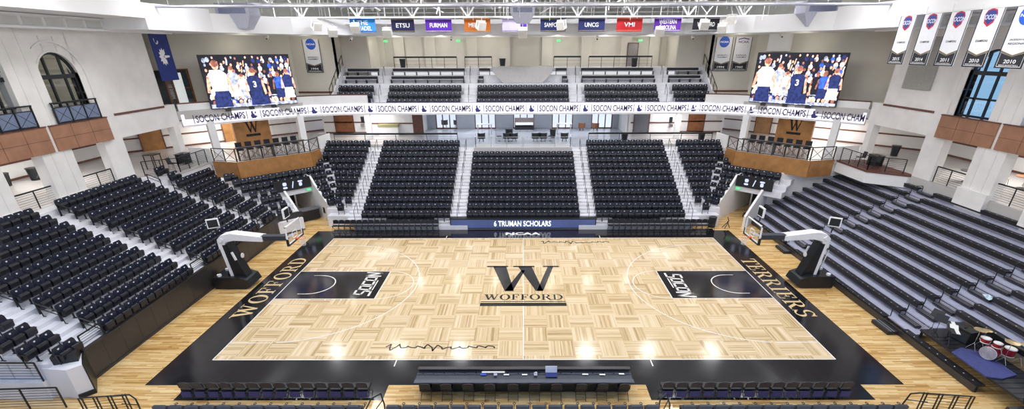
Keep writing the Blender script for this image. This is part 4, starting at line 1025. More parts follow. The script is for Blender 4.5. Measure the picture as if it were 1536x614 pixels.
# hall lamps, the outermost columns added for the side stands
for i, (x, y) in enumerate(LAMP_XY):
    t = empty('high_bay_lamp', (x, y, 17.02), 0, 'white high bay roof lamp, %s row from the near side, %s from the left' % (ORD[i // 7], ORD[i % 7]), 'lamp', 'high bay lamps over the court'); 
    c = MB(); c.box(-.8, .8, -.8, .8, .0, .3); c.build('housing', M_steelw, t)
    c = MB(); c.tube([(0, 0, .3), (0, 0, 2.3)], .02, 5); c.build('hanger_rod', M_steelw, t)
# school banners hung in front of the catwalk
sch = [((-14.9, -12.65), ('THE', 'CITADEL'), (.03, .25, .72), 'sky blue'), ((-11.34, -9.31), ('ETSU',), (.008, .01, .07), 'dark navy'), ((-8.41, -6.09), ('FURMAN',), (.09, .01, .38), 'bright purple'),
       ((-5.07, -2.75), ('MERCER',), (.55, .14, .01), 'orange'), ((-1.79, .45), ('',), (.60, .55, .75), 'pale lilac'), ((1.49, 3.75), ('SAMFORD',), (.006, .02, .12), 'navy with red edge'),
       ((4.76, 7.09), ('UNCG',), (.01, .02, .12), 'navy with gold edge'), ((8.04, 10.31), ('VMI',), (.50, .01, .015), 'deep red'), ((11.26, 13.64), ('WESTERN', 'CAROLINA'), (.10, .01, .33), 'violet'), ((14.59, 16.91), ('WOFFORD',), (.006, .006, .012), 'black')]
for i, ((x0, x1), tx, cl, nm) in enumerate(sch):
    lab = '%s school banner%s hanging below the roof' % (nm, ' reading ' + ' '.join(tx) if tx[0] else ' with a purple edge')
    t = empty('school_banner', ((x0 + x1) / 2, 20.0, 14.3), 0, lab, 'banner', None); w = (x1 - x0) / 2 * .97
    mt = mat('banner_cloth_%d' % i, cl, .7, var=.08, scale=2); c = MB(); c.box(-w, w, -.015, .015, 0, 1.05); c.build('cloth', mt, t)
    c = MB(); c.box(-w, w, -.03, -.016, .06, .09); c.box(-w, w, -.03, -.016, .96, .99); c.build('edge_stripe', mat('stripe_gold', (.55, .42, .15), .6) if i in (1, 6, 7, 3, 5) else (M_navy if i == 0 else M_steelw) if i != 4 else mat('stripe_purple', (.1, .02, .4), .6), t)
    if tx[0]:
        c = MB()
        for k, s_ in enumerate(tx): text_on(c, s_, (0, -.035, .52 + (.22 if len(tx) == 2 else 0) - .44 * k), (1, 0, 0), (0, 0, 1), min(1.5, .27 * len(s_) + .1), .34, .02)
        c.build('lettering', M_steelw, t)
    else:
        c = MB(); c.cyl((w - .35, -.03, .5), .28, .01, 14, axis='Y'); c.build('round_mark', mat('stripe_purple', (.1, .02, .4), .6), t)
    c = MB()
    c.tube([(-w - .1, 0, 1.07), (w + .1, 0, 1.07)], .025, 5); c.build('hanging_bar', M_steelw, t)
# loudspeakers
def loudspeaker(x, y, z_, rz, rx, label):
    t = empty('loudspeaker', (x, y, z_), rz, label, 'speaker'); t.rotation_euler = (rx, 0, rz); t.scale = (.72, .72, .72)
    c = MB(); c.slab([(-.5, -.35, -.45), (.5, -.35, -.45), (.42, .4, -.38), (-.42, .4, -.38)], (0, 0, .85)); c.build('cabinet', M_speaker, t)
    c = MB(); c.box(-.44, .44, -.37, -.35, -.40, .35); c.build('grille', mat('speaker_grille_cream', (.70, .68, .64), .7), t)
    c = MB(); c.box(-.03, .03, -.03, .03, .4, .9); c.box(-.56, -.5, -.05, .05, -.1, .55); c.box(.5, .56, -.05, .05, -.1, .55); c.box(-.56, .56, -.05, .05, .5, .55); c.build('yoke', M_steelw, t)
sp = [(-17.2, 18.5, 14.75, .9, .5, 'upper of two white speakers tilted together at the left soffit corner'), (-15.9, 18.4, 14.3, .6, .55, 'lower of two white speakers tilted together at the left soffit corner'), (-13.9, 18.3, 14.55, .1, .45, 'white speaker in front of the dark banner, far left of the row'),
      (-11.2, 18.0, 14.2, 0, .4, 'white speaker between THE CITADEL and ETSU banners'), (-3.45, 18.0, 14.7, .7, .3, 'white diamond turned speaker overlapping the orange banner'), (0, 17.6, 14.15, 0, .4, 'white speaker low at the centre under the grey cluster'),
      (3.2, 18.0, 14.72, -.7, .3, 'white speaker overlapping the end of the SAMFORD banner'), (11.3, 18.0, 14.2, 0, .4, 'white speaker overlapping the violet banner'), (14.9, 18.0, 14.7, 0, .4, 'white speaker overlapping the black banner at right'),
      (17.3, 18.5, 15.1, -.7, .3, 'upper of two white speakers tilted together at the right soffit corner'), (16.6, 18.3, 14.45, -.7, .5, 'lower of two white speakers tilted together at the right soffit corner')]
for a in sp: loudspeaker(*a)
def cluster(x, y, z_, sc, lab):
    t = empty('speaker_cluster', (x, y, z_), 0, lab, 'speaker cluster'); c = MB()
    lo = [(-.7, -.45, -.9), (.7, -.45, -.9), (.7, .45, -.9), (-.7, .45, -.9)]; mid = [(-1.25, -.8, 0), (1.25, -.8, 0), (1.25, .8, 0), (-1.25, .8, 0)]; up = [(-1.25, -.8, .8), (1.25, -.8, .8), (1.25, .8, .8), (-1.25, .8, .8)]
    P = [tuple(q * sc for q in p) for p in lo + mid + up]; c.add(P, [(3, 2, 1, 0)] + [(i, (i + 1) % 4, 4 + (i + 1) % 4, 4 + i) for i in range(4)] + [(4 + i, 4 + (i + 1) % 4, 8 + (i + 1) % 4, 8 + i) for i in range(4)] + [(8, 9, 10, 11)])
    c.build('housing', M_steelg, t); c = MB(); c.box(-1.0 * sc, 1.0 * sc, -.82 * sc, -.8 * sc, .1 * sc, .55 * sc); c.build('grille', mat('slate_grille', (.22, .24, .36), .6), t)
    for k in (-.9, .9): c = MB(); c.tube([(k * sc, 0, .8 * sc), (k * sc, 0, 18.8 - z_)], .03, 5); c.build('hanger_rod', M_steelw, t)
cluster(-21.6, 15.0, 15.3, 1.0, 'grey faceted speaker cluster hanging at the left edge of the roof opening')
cluster(22.2, 15.0, 15.3, 1.0, 'grey faceted speaker cluster hanging at the right edge of the roof opening')
cluster(0.0, 15.0, 15.35, .72, 'grey speaker cluster hanging at the centre above the midline')
for i, (x, y, z_) in enumerate(((-22.3, 20.2, 13.95), (-15.5, 21.7, 13.85), (-6.45, 21.7, 13.85), (6.7, 21.7, 13.85), (15.3, 21.7, 13.85), (22.4, 20.0, 13.95))):
    t = empty('spot_camera', (x, y, z_ + .2), 0, 'small white camera under the soffit edge, %s of six from the left' % ORD[i], 'camera'); c = MB(); c.cb((0, -.05, -.2), .16, .42, .18, 0, .5); c.build('body', M_speaker, t); c = MB(); c.cyl((0, -.27, -.33), .06, .06, 10, axis='Y'); c.build('lens', M_black, t); c = MB(); c.box(-.03, .03, -.03, .03, -.1, .0); c.build('bracket', M_steelw, t)
t = empty('round_duct', (23.6, 22.2, 12.7), 0, 'fat white round duct dropping behind the right video board', 'duct'); c = MB(); c.cyl((0, 0, 0), 1.05, 1.6, 28); c.cyl((0, 0, 1.5), 1.1, .1, 28); c.build('duct_drum', M_soffit, t)
# championship banners
def shield(mb, cx, cz, s_, xd, off_):
    pass
def champ_banner(c, xd, w, h, label, year, kind, txt2=None):
    """c = bottom centre; xd = reading direction"""
    xd = Vector(xd).normalized(); zd = Vector((0, 0, 1)); nd = xd.cross(zd)       # towards the viewer
    t = empty('championship_banner', tuple(c), 0, label, 'banner')
    def poly(mb, pts, o): mb.quad(*[xd * a + zd * b + nd * o for a, b in pts])
    m_ = MB(); m_.slab([xd * a + zd * b for a, b in ((-w / 2, 0), (w / 2, 0), (w / 2, h), (-w / 2, h))], -nd * .03); m_.build('cloth', mat('banner_white', (.80, .81, .86), .7, var=.03), t)
    m_ = MB(); poly(m_, ((-w / 2, 0), (w / 2, 0), (w / 2, h * .27), (0, h * .19), (-w / 2, h * .27)), .004)
    for a, b in ((-w / 2, -w / 2 + .05), (w / 2 - .05, w / 2)): poly(m_, ((a, 0), (b, 0), (b, h), (a, h)), .005)
    m_.build('black_field', mat('banner_black', (.012, .014, .022), .6), t)
    m_ = MB(); poly(m_, ((-w / 2 + .05, h * .27), (0, h * .19), (w / 2 - .05, h * .27), (w / 2 - .05, h * .30), (0, h * .22), (-w / 2 + .05, h * .30)), .008)
    m_.build('gold_chevron', mat('banner_gold', (.20, .16, .09), .6), t)
    m_ = MB()
    for a, b in ((-w / 2 + .09, -w / 2 + .11), (w / 2 - .11, w / 2 - .09)): poly(m_, ((a, .06), (b, .06), (b, h * .25), (a, h * .25)), .01)
    poly(m_, ((-w / 2 + .09, .06), (w / 2 - .09, .06), (w / 2 - .09, .085), (-w / 2 + .09, .085)), .01)
    text_on(m_, year, nd * .012 + zd * h * .115, xd, zd, w * .44, h * .065, .02); text_on(m_, "MEN'S BASKETBALL", nd * .012 + zd * h * .052, xd, zd, w * .7, h * .022, .01); m_.build('year', M_steelw, t)
    m_ = MB(); 
    if txt2:
        for k, s_ in enumerate(txt2): text_on(m_, s_, nd * .012 + zd * (h * .47 - k * h * .06), xd, zd, w * .62, h * .036, .01)
    else: text_on(m_, 'CHAMPIONS', nd * .012 + zd * h * .46, xd, zd, w * .52, h * .04, .01)
    m_.build('caption', M_blackink, t)
    zc = h * .86; cz = zd * zc
    if kind == 'disc':
        m_ = MB(); P = [xd * .30 * w * math.cos(k * math.pi / 12) + zd * (zc + .30 * w * math.sin(k * math.pi / 12)) + nd * .01 for k in range(24)]; m_.quad(*P); m_.build('blue_disc', mat('disc_blue', (.01, .09, .55), .5), t)
        m_ = MB(); text_on(m_, 'NCAA', nd * .014 + cz, xd, zd, w * .5, h * .055, .03); m_.build('disc_lettering', M_steelw, t)
    elif kind == 'shield':
        m_ = MB(); P = [xd * a * w + zd * (zc + b * w) + nd * .009 for a, b in ((-.27, .1), (-.2, .24), (0, .3), (.2, .24), (.27, .1), (.2, -.2), (0, -.34), (-.2, -.2))]; m_.quad(*P); m_.build('shield', mat('shield_red', (.5, .02, .04), .6), t)
        m_ = MB(); P = [xd * a * w + zd * (zc + b * w) + nd * .011 for a, b in ((-.23, .1), (-.17, .2), (0, .25), (.17, .2), (.23, .1), (.15, -.15), (0, -.26), (-.15, -.15))]; m_.quad(*P); m_.build('shield_field', mat('shield_navy', (.03, .05, .25), .6), t)
        m_ = MB(); text_on(m_, 'SOCON', nd * .016 + cz, xd, zd, w * .6, h * .085, .03); m_.build('shield_lettering', mat('shield_pale', (.65, .72, .88), .6), t)
    else:
        m_ = MB(); text_on(m_, 'NCAA', nd * .014 + cz, xd, zd, w * .6, h * .07, .02); P = [xd * a * w + zd * (zc + b * w) + nd * .01 for a, b in ((-.32, .16), (0, .22), (.32, .16), (.32, .11), (0, .17), (-.32, .11))]; m_.quad(*P); m_.build('arched_mark', mat('arched_purple', (.12, .05, .25), .6), t)
for i, (y, yr) in enumerate(((9.75, '2015'), (7.72, '2014'), (5.71, '2011'), (3.67, '2010'))):
    nm = ('white 2015 champions banner, leftmost of the row on the right', 'white 2014 champions banner, second of the row on the right', 'white 2011 champions banner in front of the wall louvre', 'white 2010 champions banner in front of the right arched window')[i]
    champ_banner((23.25, (y + 25.15) * .912 - 25.15, 12.01), (0, -1, 0), 1.30, 2.66, nm, yr, 'shield')
champ_banner((23.25, -.80, 12.01), (0, -1, 0), 1.42, 2.64, 'white 2010 Jacksonville regional banner cut by the right picture edge', '2010', 'disc', ('JACKSONVILLE', 'REGIONAL'))
t = empty('banner_rail', (23.25, 2.4, 14.70), 0, 'thin white rail carrying the championship banners on the right', 'rail'); c = MB(); c.tube([(0, -4.3, 0), (0, 5.2, 0)], .03, 6); c.build('rail', M_steelw, t)
for k in range(6): c = MB(); c.tube([(0, -4.2 + k * 1.8, 0), (0, -4.2 + k * 1.8, .35)], .015, 4); c.build('hanger_rod', M_steelw, t)
champ_banner((-20.25, 24.08, 10.94), (1, 0, 0), 1.6, 2.9, 'white banner with blue disc on the wall right of left video board', '1994', 'disc', ('DIVISION I', 'TOURNAMENT'))
champ_banner((19.2, 24.08, 10.97), (1, 0, 0), 1.6, 2.95, 'white banner with blue disc on the wall left of right video board', '1994', 'disc', ('DIVISION I', 'TOURNAMENT'))
champ_banner((21.0, 24.08, 10.97), (1, 0, 0), 1.6, 2.95, 'white banner with arched purple mark nearest the right video board', '1960', 'arch', ('NAIA', 'TOURNAMENT'))
# state flag
t = empty('state_flag', (-27.0, 13.2, 10.85), 0, 'long navy flag with white crescent and palm tree on the left wall', 'flag'); c = MB(); n = 12
c.slab([(0, -.95, 0), (0, .95, 0), (0, .95, 3.3), (0, -.95, 3.3)], (.03, 0, 0)); c.build('cloth', mat('flag_navy', (.012, .03, .20), .7, var=.1, scale=2), t)
c = MB(); P = []
for k in range(13): a_ = math.radians(-150 + 200 * k / 12 - 60); P.append((.035, -.35 + .2 * math.cos(a_) * 1, 2.75 + .26 * math.sin(a_)))
for k in range(13): a_ = math.radians(50 - 200 * k / 12 - 60); P.append((.035, -.42 + .17 * math.cos(a_), 2.80 + .22 * math.sin(a_)))
c.quad(*P); c.build('crescent', M_steelw, t)
c = MB(); c.quad((.035, .05, 1.55), (.035, .62, 1.62), (.035, .62, 1.74), (.035, .05, 1.75))
for k in range(9):
    a_ = math.radians(60 + 30 * k); q = Vector((.036 + k * .0005, -.05 + .48 * math.cos(a_), 1.65 + .62 * math.sin(a_))); n_ = Vector((0, -math.sin(a_), math.cos(a_))) * .13; o_ = Vector((.036 + k * .0005, -.05, 1.65)); mdl = o_.lerp(q, .55)
    c.quad(o_, mdl + n_, q, mdl - n_)
c.build('palm_tree', M_steelw, t)

# ================================================================== COURTSIDE
def folding_chair(kind):
    t = empty('folding_chair', (0, 0, 0), 0, 'x', 'chair')
    b = MB(); P = [(-.2, .56), (.2, .56), (.21, .68), (.18, .82), (.08, .86), (-.08, .86), (-.18, .82), (-.21, .68)]
    b.slab([(x, -.24 - (z_ - .5) * .15, z_) for x, z_ in P], (0, .045, 0)); b.build('backrest', M_pan if kind != 'team' else M_seat, t)
    b = MB()
    if kind == 'team': b.box(-.22, .22, -.23, .2, .36, .48)
    else: b.slab([(-.2, -.2, .43), (.2, -.2, .43), (.21, .16, .45), (.13, .2, .45), (-.13, .2, .45), (-.21, .16, .45)], (0, 0, .04))
    b.build('seat', M_pan, t)
    for sx_ in (-1, 1):
        b = MB(); b.tube([(sx_ * .22, .27, 0), (sx_ * .22, -.24, .56), (sx_ * .21, -.3, .84)], .013, 5); b.build('leg', M_black, t)
        b = MB(); b.tube([(sx_ * .20, -.32, 0), (sx_ * .20, .12, .44)], .013, 5); b.build('leg', M_black, t)
    if kind == 'team':
        b = MB(); b.box(-.2, .2, -.30, -.27, .12, .40); b.build('rear_valance', M_bluefab, t)
    b = MB(); b.tube([(-.2, -.27, .06), (.2, -.27, .06)], .011, 4); b.tube([(-.2, -.13, .22), (.2, -.13, .22)], .011, 4); b.tube([(-.22, .2, .08), (.22, .2, .08)], .011, 4); b.build('stretcher', M_black, t)
    return t
def named(t, name):
    t.name = name; return t
team = named(folding_chair('team'), 'team_chair'); u = 0
for s, x0 in ((-1, -13.7), (1, 5.85)):
    for k in range(14):
        lab = 'black and blue team chair, %s from the left in the %s near bench row' % (ORD[k], side(s))
        place(team, u, (x0 + .552 * k, -10.02, .008), 0, lab, 'team chairs of the %s near bench' % side(s)); u += 1
# connecting blue cushions hang low behind: rear valance per chair
pr_chair = folding_chair('press'); u = 0
for k, px in enumerate((-3.95, -3.1, -2.22, -1.35, -.42, .45, 1.33, 2.33, 3.18, 4.05)):
    place(pr_chair, u, (px, -10.12, .005), 0, 'black folding chair behind the long scorer table, %s from the left' % ORD[k], 'folding chairs behind the scorer table'); u += 1
for s in (-1, 1):
    for k in range(18):
        place(pr_chair, 1, (s * (14.72 - .462 * k), 9.15 + .0, .005), math.pi, 'black folding chair in the far courtside row, %s from the %s end' % (ORD[k], side(s)), 'far courtside folding chairs, %s row' % side(s))
    for k in range(8):
        place(pr_chair, 1, (s * (10.6 - .475 * k), 9.22 + .88, .005) if False else (s * (10.6 - .475 * k), 9.78, .35), math.pi, 'black folding chair in the short second far row, %s from the %s end' % (ORD[k], side(s)), 'second row folding chairs, %s side' % side(s))
m = MB(); m.box(-11.2, -6.8, 9.5, 9.75 + .4, 0, .345); m.box(6.8, 11.2, 9.5, 10.15, 0, .345); struct('floor_second_row_step', m, M_conc)
# scorer table
t = empty('scorer_table', (0, -9.7, 0), 0, 'long black scorer table with papers and laptops at the near sideline', 'table')
c = MB(); c.box(-4.35, 4.4, .26, .36, .06, .84); c.box(-4.4, 4.45, .22, .40, .84, .89); c.build('front_panel', M_blackp, t)
c = MB(); c.box(-4.4, 4.45, -.52, .26, .72, .76); c.build('tabletop', M_greyfab, t)
c = MB(); c.box(-4.42, 4.47, -.52, -.30, .76, .785); c.box(-4.4, 4.45, .02, .05, .76, .79); c.build('edge_strip', mat('slate_edge', (.06, .07, .10), .35), t)
c = MB(); 
for k in range(20): x = -4.2 + k * .44; c.box(x, x + .06, .08 + (k % 3) * .02, .14, .76, .80)
c.build('socket_strip', M_black, t)
for x in (-4.3, -1.45, 1.5, 4.35): c = MB(); c.box(x - .04, x + .04, -.1, .28, 0, .72); c.build('leg', M_black, t)
c = MB(); c.box(-4.3, 4.35, -.18, -.14, .05, .72); c.build('modesty_panel', M_black, t)
for i, (x, y, w, d_, nm, mt, lab) in enumerate(((-1.25, .15, .95, .1, 'paper_strip', M_line, 'long white paper strip at the left middle of the scorer table'), (-.7, -.02, .22, .07, 'name_card', M_line, 'white card just right of the blue folder on the scorer table'), (.05, -.02, .22, .07, 'name_card', M_line, 'white card at the centre of the scorer table'), (2.55, .0, .25, .08, 'name_card', M_line, 'white card right of the laptop on the scorer table'), (3.25, -.02, .24, .08, 'name_card', M_line, 'tilted white card near the right end of the scorer table'), (4.05, .02, .22, .08, 'name_card', M_line, 'white card at the right end of the scorer table'), (-1.65, .0, .24, .12, 'folder', M_blue, 'small blue folder on the left half of the scorer table'))):
    t2 = MB(); t2.box(-w / 2, w / 2, -d_ / 2, d_ / 2, 0, .012); o = t2.build(nm, mt); o.location = (x, -9.7 + y, .791); tag(o, lab, 'paper' if 'card' in nm or 'paper' in nm else 'folder')
t = empty('laptop', (1.15, -9.75, .795), 0, 'pale silver laptop open on the right middle of the scorer table', 'laptop'); c = MB(); c.box(-.24, .24, -.14, .14, 0, .02); c.build('keyboard_base', M_navy, t); c = MB(); c.slab([(-.24, .14, .02), (.24, .14, .02), (.24, .20, .30), (-.24, .20, .30)], (0, .012, 0)); c.build('screen', M_badge, t)
for x in (-1.15, .5): 
    t = empty('desk_telephone', (x, -9.72, .795), 0, 'small grey desk device with cord, %s of the laptop' % ('far left' if x < 0 else 'just left'), 'device'); c = MB(); c.slab([(-.07, -.1, 0), (.07, -.1, 0), (.07, .08, .0), (-.07, .08, 0)], (0, 0, .05)); c.build('body', M_riser, t); c = MB(); c.tube([(-.05, .02, .08), (.05, .06, .08)], .02, 6); c.build('handset', M_badge, t)

# near grandstand: only its front edge shows
m = MB(); m.box(-14.4, 14.4, -13.5, -11.25, 0, .25); struct('floor_near_terrace', m, M_conc)
ns = empty('padded_seat', (0, 0, 0), 0, 'x', 'seat'); b = MB(); P = [(-.235, .46), (.235, .46), (.245, .85), (.2, .90), (-.2, .90), (-.245, .85)]
b.slab([(x, -.2 - (z_ - .46) * .2, z_) for x, z_ in P], (0, .1, 0)); b.build('backrest', M_greyfab, ns)
b = MB(); b.slab([(-.22, -.08, .36), (.22, -.08, .36), (.22, .0, .60), (-.22, .0, .60)], (0, .12, 0)); b.build('folded_seat', M_pan, ns)
b = MB(); b.box(.262, .292, -.2, .14, .58, .62); b.bar((.277, -.05, 0), (.277, -.05, .58), .03); b.build('armrest', M_black, ns)
b = MB(); P = [(.277 + .045 * math.cos(k * math.pi / 6), .19 + .055 * math.sin(k * math.pi / 6), .62) for k in range(13)]; b.tube(P, .014, 5); b.build('cup_ring', M_black, ns); u = 0
for x0, n, nm in ((-13.35, 13, 'left'), (-4.78, 17, 'middle'), (6.05, 14, 'right')):
    for k in range(n):
        place(ns, u, (x0 + .594 * k, -11.74, .27), 0, 'dark grey padded seat on the bottom picture edge, %s from left in the %s group' % (ORD[k], nm), 'padded seats of the near row, %s group' % nm); u += 1
def loop_rail(x, y, z_, label, rz=0):
    t = empty('loop_handrail', (x, y, z_), rz, label, 'handrail'); c = MB(); c.tube([(-.25, -.6, 0), (-.25, -.6, .55), (-.05, -.1, .9), (.25, .15, .95), (.38, .0, .55), (.4, -.1, 0)], .028, 6); c.tube([(-.25, -.6, .1), (.33, .05, .72)], .02, 5); c.build('rail', M_black, t)
loop_rail(-5.75, -11.2, .0, 'bent black handrail between the left and middle bottom seat groups'); loop_rail(5.25, -11.2, .0, 'bent black handrail between the middle and right bottom seat groups')
def barrier(x, y, w, label, rz=0):
    t = empty('tube_barrier', (x, y, 0), rz, label, 'railing')
    for a_ in (-w / 2, -w / 6, w / 6, w / 2):
        c = MB()
        for o_ in (-.06, .06): c.bar((a_ + o_, 0, 0), (a_ + o_, 0, 1.0), .035)
        c.build('post', M_black, t)
    c = MB()
    for k in range(1, 8): c.bar((-w / 2, 0, k * .13), (w / 2, 0, k * .13), .012)
    c.build('infill_wire', M_black, t)
    c = MB(); c.tube([(w / 2 + .5, -.2, 0), (w / 2 + .42, -.1, .8), (w / 2 + .2, 0, .95), (-w / 2, 0, 1.0)], .028, 6); c.tube([(w / 2 + .45, -.1, .5), (w / 2 - .2, 0, .55)], .02, 5); c.build('top_tube', M_black, t)
barrier(-16.1, -11.25, 1.5, 'black tube barrier on the floor by the white corner wall, bottom left', .15); barrier(16.2, -11.2, 1.6, 'black tube barrier on the floor below the band stage, bottom right', math.pi - .15)
# near left corner walls
m = MB(); P = [(-18.64, -8.98), (-19.3, -9.2), (-19.3, -10.1), (-18.22, -10.22), (-17.87, -9.86)]; m.prism(P, 0, 1.42)
m.box(-27, -19.3, -10.3, -10.1, 0, .87); m.box(-27, -19.3, -10.1, -9.7, 0, .6); struct('wall_near_corner', m, M_white)
m = MB(); m.prism([(-18.64, -8.98), (-19.3, -9.2), (-19.0, -9.9), (-18.22, -9.6)], 1.42, 1.8); m.prism([(-17.87, -9.86), (-18.22, -10.22), (-18.17, -10.28), (-17.8, -9.88)], 0, .2); m.prism([(-18.64, -8.98), (-17.87, -9.86), (-17.8, -9.86), (-18.58, -8.94)], 0, 1.44); struct('trim_near_corner', m, M_black)
railing('corner_wall_rail', 'black wire railing on top of the white wall, bottom left', 'railing', [(-25.5, -10.2, .87), (-19.35, -10.2, .87)], .9, 7, 1.9)
railing('lower_wire_rail', 'black wire railing in front of the white wall at the bottom left corner', 'railing', [(-22.5, -10.95, 0.0), (-18.3, -10.75, 0.0)], 1.0, 8, 1.6)

# ================================================================== BAND CORNER (on the cut-back lower bleacher rows)
t = empty('band_stage', (20.0, -8.9, 0), 0, 'low black stage deck in the cut out corner of the bleacher', 'stage'); c = MB(); c.box(-.95, .85, -2.6, 2.7, .62, .72); c.build('deck', M_tread, t); c = MB()
for k in range(16): c.box(-.95, .85, -2.5 + k * .3, -2.44 + k * .3, .72, .735)
c.build('deck_rib', M_black, t)
for x, y in ((-.9, -2.5), (.8, -2.5), (-.9, 2.6), (.8, 2.6)): c = MB(); c.box(x - .04, x + .04, y - .04, y + .04, 0, .62); c.build('leg', M_black, t)
o = MB(); P = [(-.62, -.9), (-.1, -1.05), (.75, -.8), (.8, .75), (.1, 1.15), (-.6, .8)]; o.prism(P, 0, .05); o = o.build('drum_rug', M_bluemat); o.location = (19.5, -8.95, .737); tag(o, 'royal blue rug under the red drum kit on the black stage', 'rug')
DX, DY, DZ = 20.15, -8.45, .79
t = empty('drum_kit', (DX, DY, DZ), math.radians(25), 'red drum kit with brass cymbals standing on the blue rug', 'drum kit')
def drum(nm, c, r, h, axis='Z', parent=t):
    q = MB(); q.cyl(c, r, h, 20, axis=axis); o = q.build(nm, M_red, parent)
    for d_ in (0, h - .03):
        q = MB(); cc = list(c); cc['XYZ'.index(axis)] += d_; q.cyl(cc, r + .012, .03, 20, axis=axis); q.build('hoop', M_steelw, o)
    q = MB(); cc = list(c); cc['XYZ'.index(axis)] += h; q.cyl(cc, r - .01, .004, 20, axis=axis); q.build('drum_head', M_line, o)
drum('bass_drum', (-.35, -.1, .30), .28, .42, 'X'); drum('tom', (-.15, -.2, .62), .15, .22); drum('tom', (-.15, .2, .62), .15, .22); drum('floor_tom', (.35, -.5, .25), .2, .36); drum('snare_drum', (.35, .35, .48), .18, .14)
for cx, cy, cz, r_ in ((-.05, -.55, 1.05, .25), (.05, .55, 1.0, .24), (.6, .5, .85, .18), (.5, -.85, .95, .22)):
    q = MB(); q.cyl((cx, cy, cz), r_, .02, 22, r2=.05); o = q.build('cymbal', M_brass, t)
    q = MB(); q.tube([(cx, cy, .3), (cx, cy, cz)], .012, 5)
    for k in range(3): a_ = k * 2.1; q.tube([(cx, cy, .32), (cx + .2 * math.cos(a_), cy + .2 * math.sin(a_), 0)], .012, 4)
    q.build('cymbal_stand', M_chrome, t)
t = empty('drum_stool', (20.95, -8.2, .735), 0, 'round black drum stool behind the red drum kit', 'stool'); c = MB(); c.cyl((0, 0, .45), .17, .08, 16); c.build('seat', M_pan, t); c = MB(); c.tube([(0, 0, .45), (0, 0, .1)], .02, 6); [c.tube([(0, 0, .2), (.2 * math.cos(a_), .2 * math.sin(a_), 0)], .012, 4) for a_ in (0, 2.1, 4.2)]; c.build('tripod', M_chrome, t)
def amp(x, y, z_, sx_, sy_, sz_, rz, lab):
    t = empty('amplifier', (x, y, z_), rz, lab, 'amplifier'); c = MB(); c.box(-sx_ / 2, sx_ / 2, -sy_ / 2, sy_ / 2, 0, sz_); c.build('cabinet', M_black, t); c = MB(); c.box(-sx_ / 2 - .01, -sx_ / 2, -sy_ / 2 + .04, sy_ / 2 - .04, .04, sz_ - .12); c.build('grille', M_greyfab, t); c = MB(); c.box(-.08, .08, -.02, .02, sz_, sz_ + .03); c.build('handle', M_pan, t)
amp(20.2, -7.1, .737, .5, .85, .62, .2, 'large black amplifier cabinet behind the keyboard'); amp(20.95, -7.4, .737, .4, .5, .5, -.2, 'smaller black amplifier beside the drum kit')
t = empty('keyboard_piano', (19.35, -7.35, .737), math.radians(60), 'black electric keyboard on a folding stand at the stage edge', 'keyboard'); c = MB(); c.box(-.65, .65, -.16, .16, .72, .80); c.build('body', M_black, t); c = MB(); c.box(-.6, .6, -.14, .0, .80, .815); c.build('keys', M_line, t)
for a_, b_ in (((-.4, 0, 0), (.4, 0, .72)), ((.4, 0, 0), (-.4, 0, .72))): c = MB(); c.tube([a_, b_], .02, 5); c.build('leg', M_black, t)
t = empty('sheet_music', (19.85, -7.75, 1.56), 0, 'white printed music sheets lying above the keyboard', 'paper'); t.location = (19.42, -7.30, 1.555); c = MB(); c.cb((0, 0, .0), .45, .3, .01, .9); c.build('sheet', M_line, t)
def music_stand(x, y, z_, rz, lab):
    t = empty('music_stand', (x, y, z_), rz, lab, 'music stand'); c = MB(); c.slab([(-.24, -.06, .95), (.24, -.06, .95), (.24, .1, 1.28), (-.24, .1, 1.28)], (0, .012, 0)); c.build('desk', M_black, t); c = MB(); c.tube([(0, .02, 1.05), (0, .02, .3)], .012, 5); c.build('pole', M_black, t); c = MB(); [c.tube([(0, .02, .4), (.25 * math.cos(a_), .02 + .25 * math.sin(a_), 0)], .01, 4) for a_ in (0.4, 2.5, 4.6)]; c.build('tripod', M_black, t)
music_stand(19.3, -6.45, .60, -1.2, 'black music stand left of the keyboard, beside the bleacher aisle'); music_stand(19.15, -6.85, .60, -1.0, 'second black music stand, just nearer the keyboard')
railing('stage_barrier', 'black barred barrier along the near edge of the band stage', 'railing', [(19.0, -11.3, 0.72), (21.2, -11.1, .72)], .8, 2, .18)
t = empty('stage_stairs', (18.75, -11.4, 0), 0, 'dark portable steps with curved edge at the stage corner, bottom right', 'steps'); c = MB(); [c.box(-.4, .4, -.3 * k - .3, -.3 * k, 0, .6 - .2 * k) for k in range(3)]; c.build('step_block', M_black, t)
t = empty('plastic_bag', (22.6, -5.5, 1.95), 0, 'crumpled clear plastic sheet on the bleacher aisle steps at right', 'sheet'); c = MB(); rr = random.Random(4); Vv = [(i * .16 - .4, j * .12 - .2 + rr.uniform(-.04, .04), .12 + rr.uniform(-.06, .1)) for i in range(6) for j in range(4)]; c.add(Vv, [(i * 4 + j, i * 4 + j + 1, i * 4 + j + 5, i * 4 + j + 4) for i in range(5) for j in range(3)]); c.build('film', mat('plastic_film', (.6, .75, .8), .15), t)
# folded equipment at the far right corner of the floor
t = empty('folding_stanchion', (16.0, 9.6, 0), .4, 'small dark folded stand on the floor by the right tunnel wall', 'stand'); c = MB(); c.tube([(0, 0, 0), (.3, 0, .6), (.1, 0, .95)], .03, 5); c.tube([(.5, 0, 0), (.15, 0, .6)], .03, 5); c.tube([(0, .3, 0), (.3, 0, .6)], .03, 5); c.build('frame', M_black, t)
t = empty('rubbish_bin', (15.1, 10.0, 0), 0, 'black rubbish bin at the foot of the far right aisle', 'bin'); c = MB(); c.cyl((0, 0, 0), .25, .8, 16, r2=.3); c.build('bin_body', M_black, t); c = MB(); c.cyl((0, 0, .8), .31, .05, 16); c.build('lid', M_blackp, t)

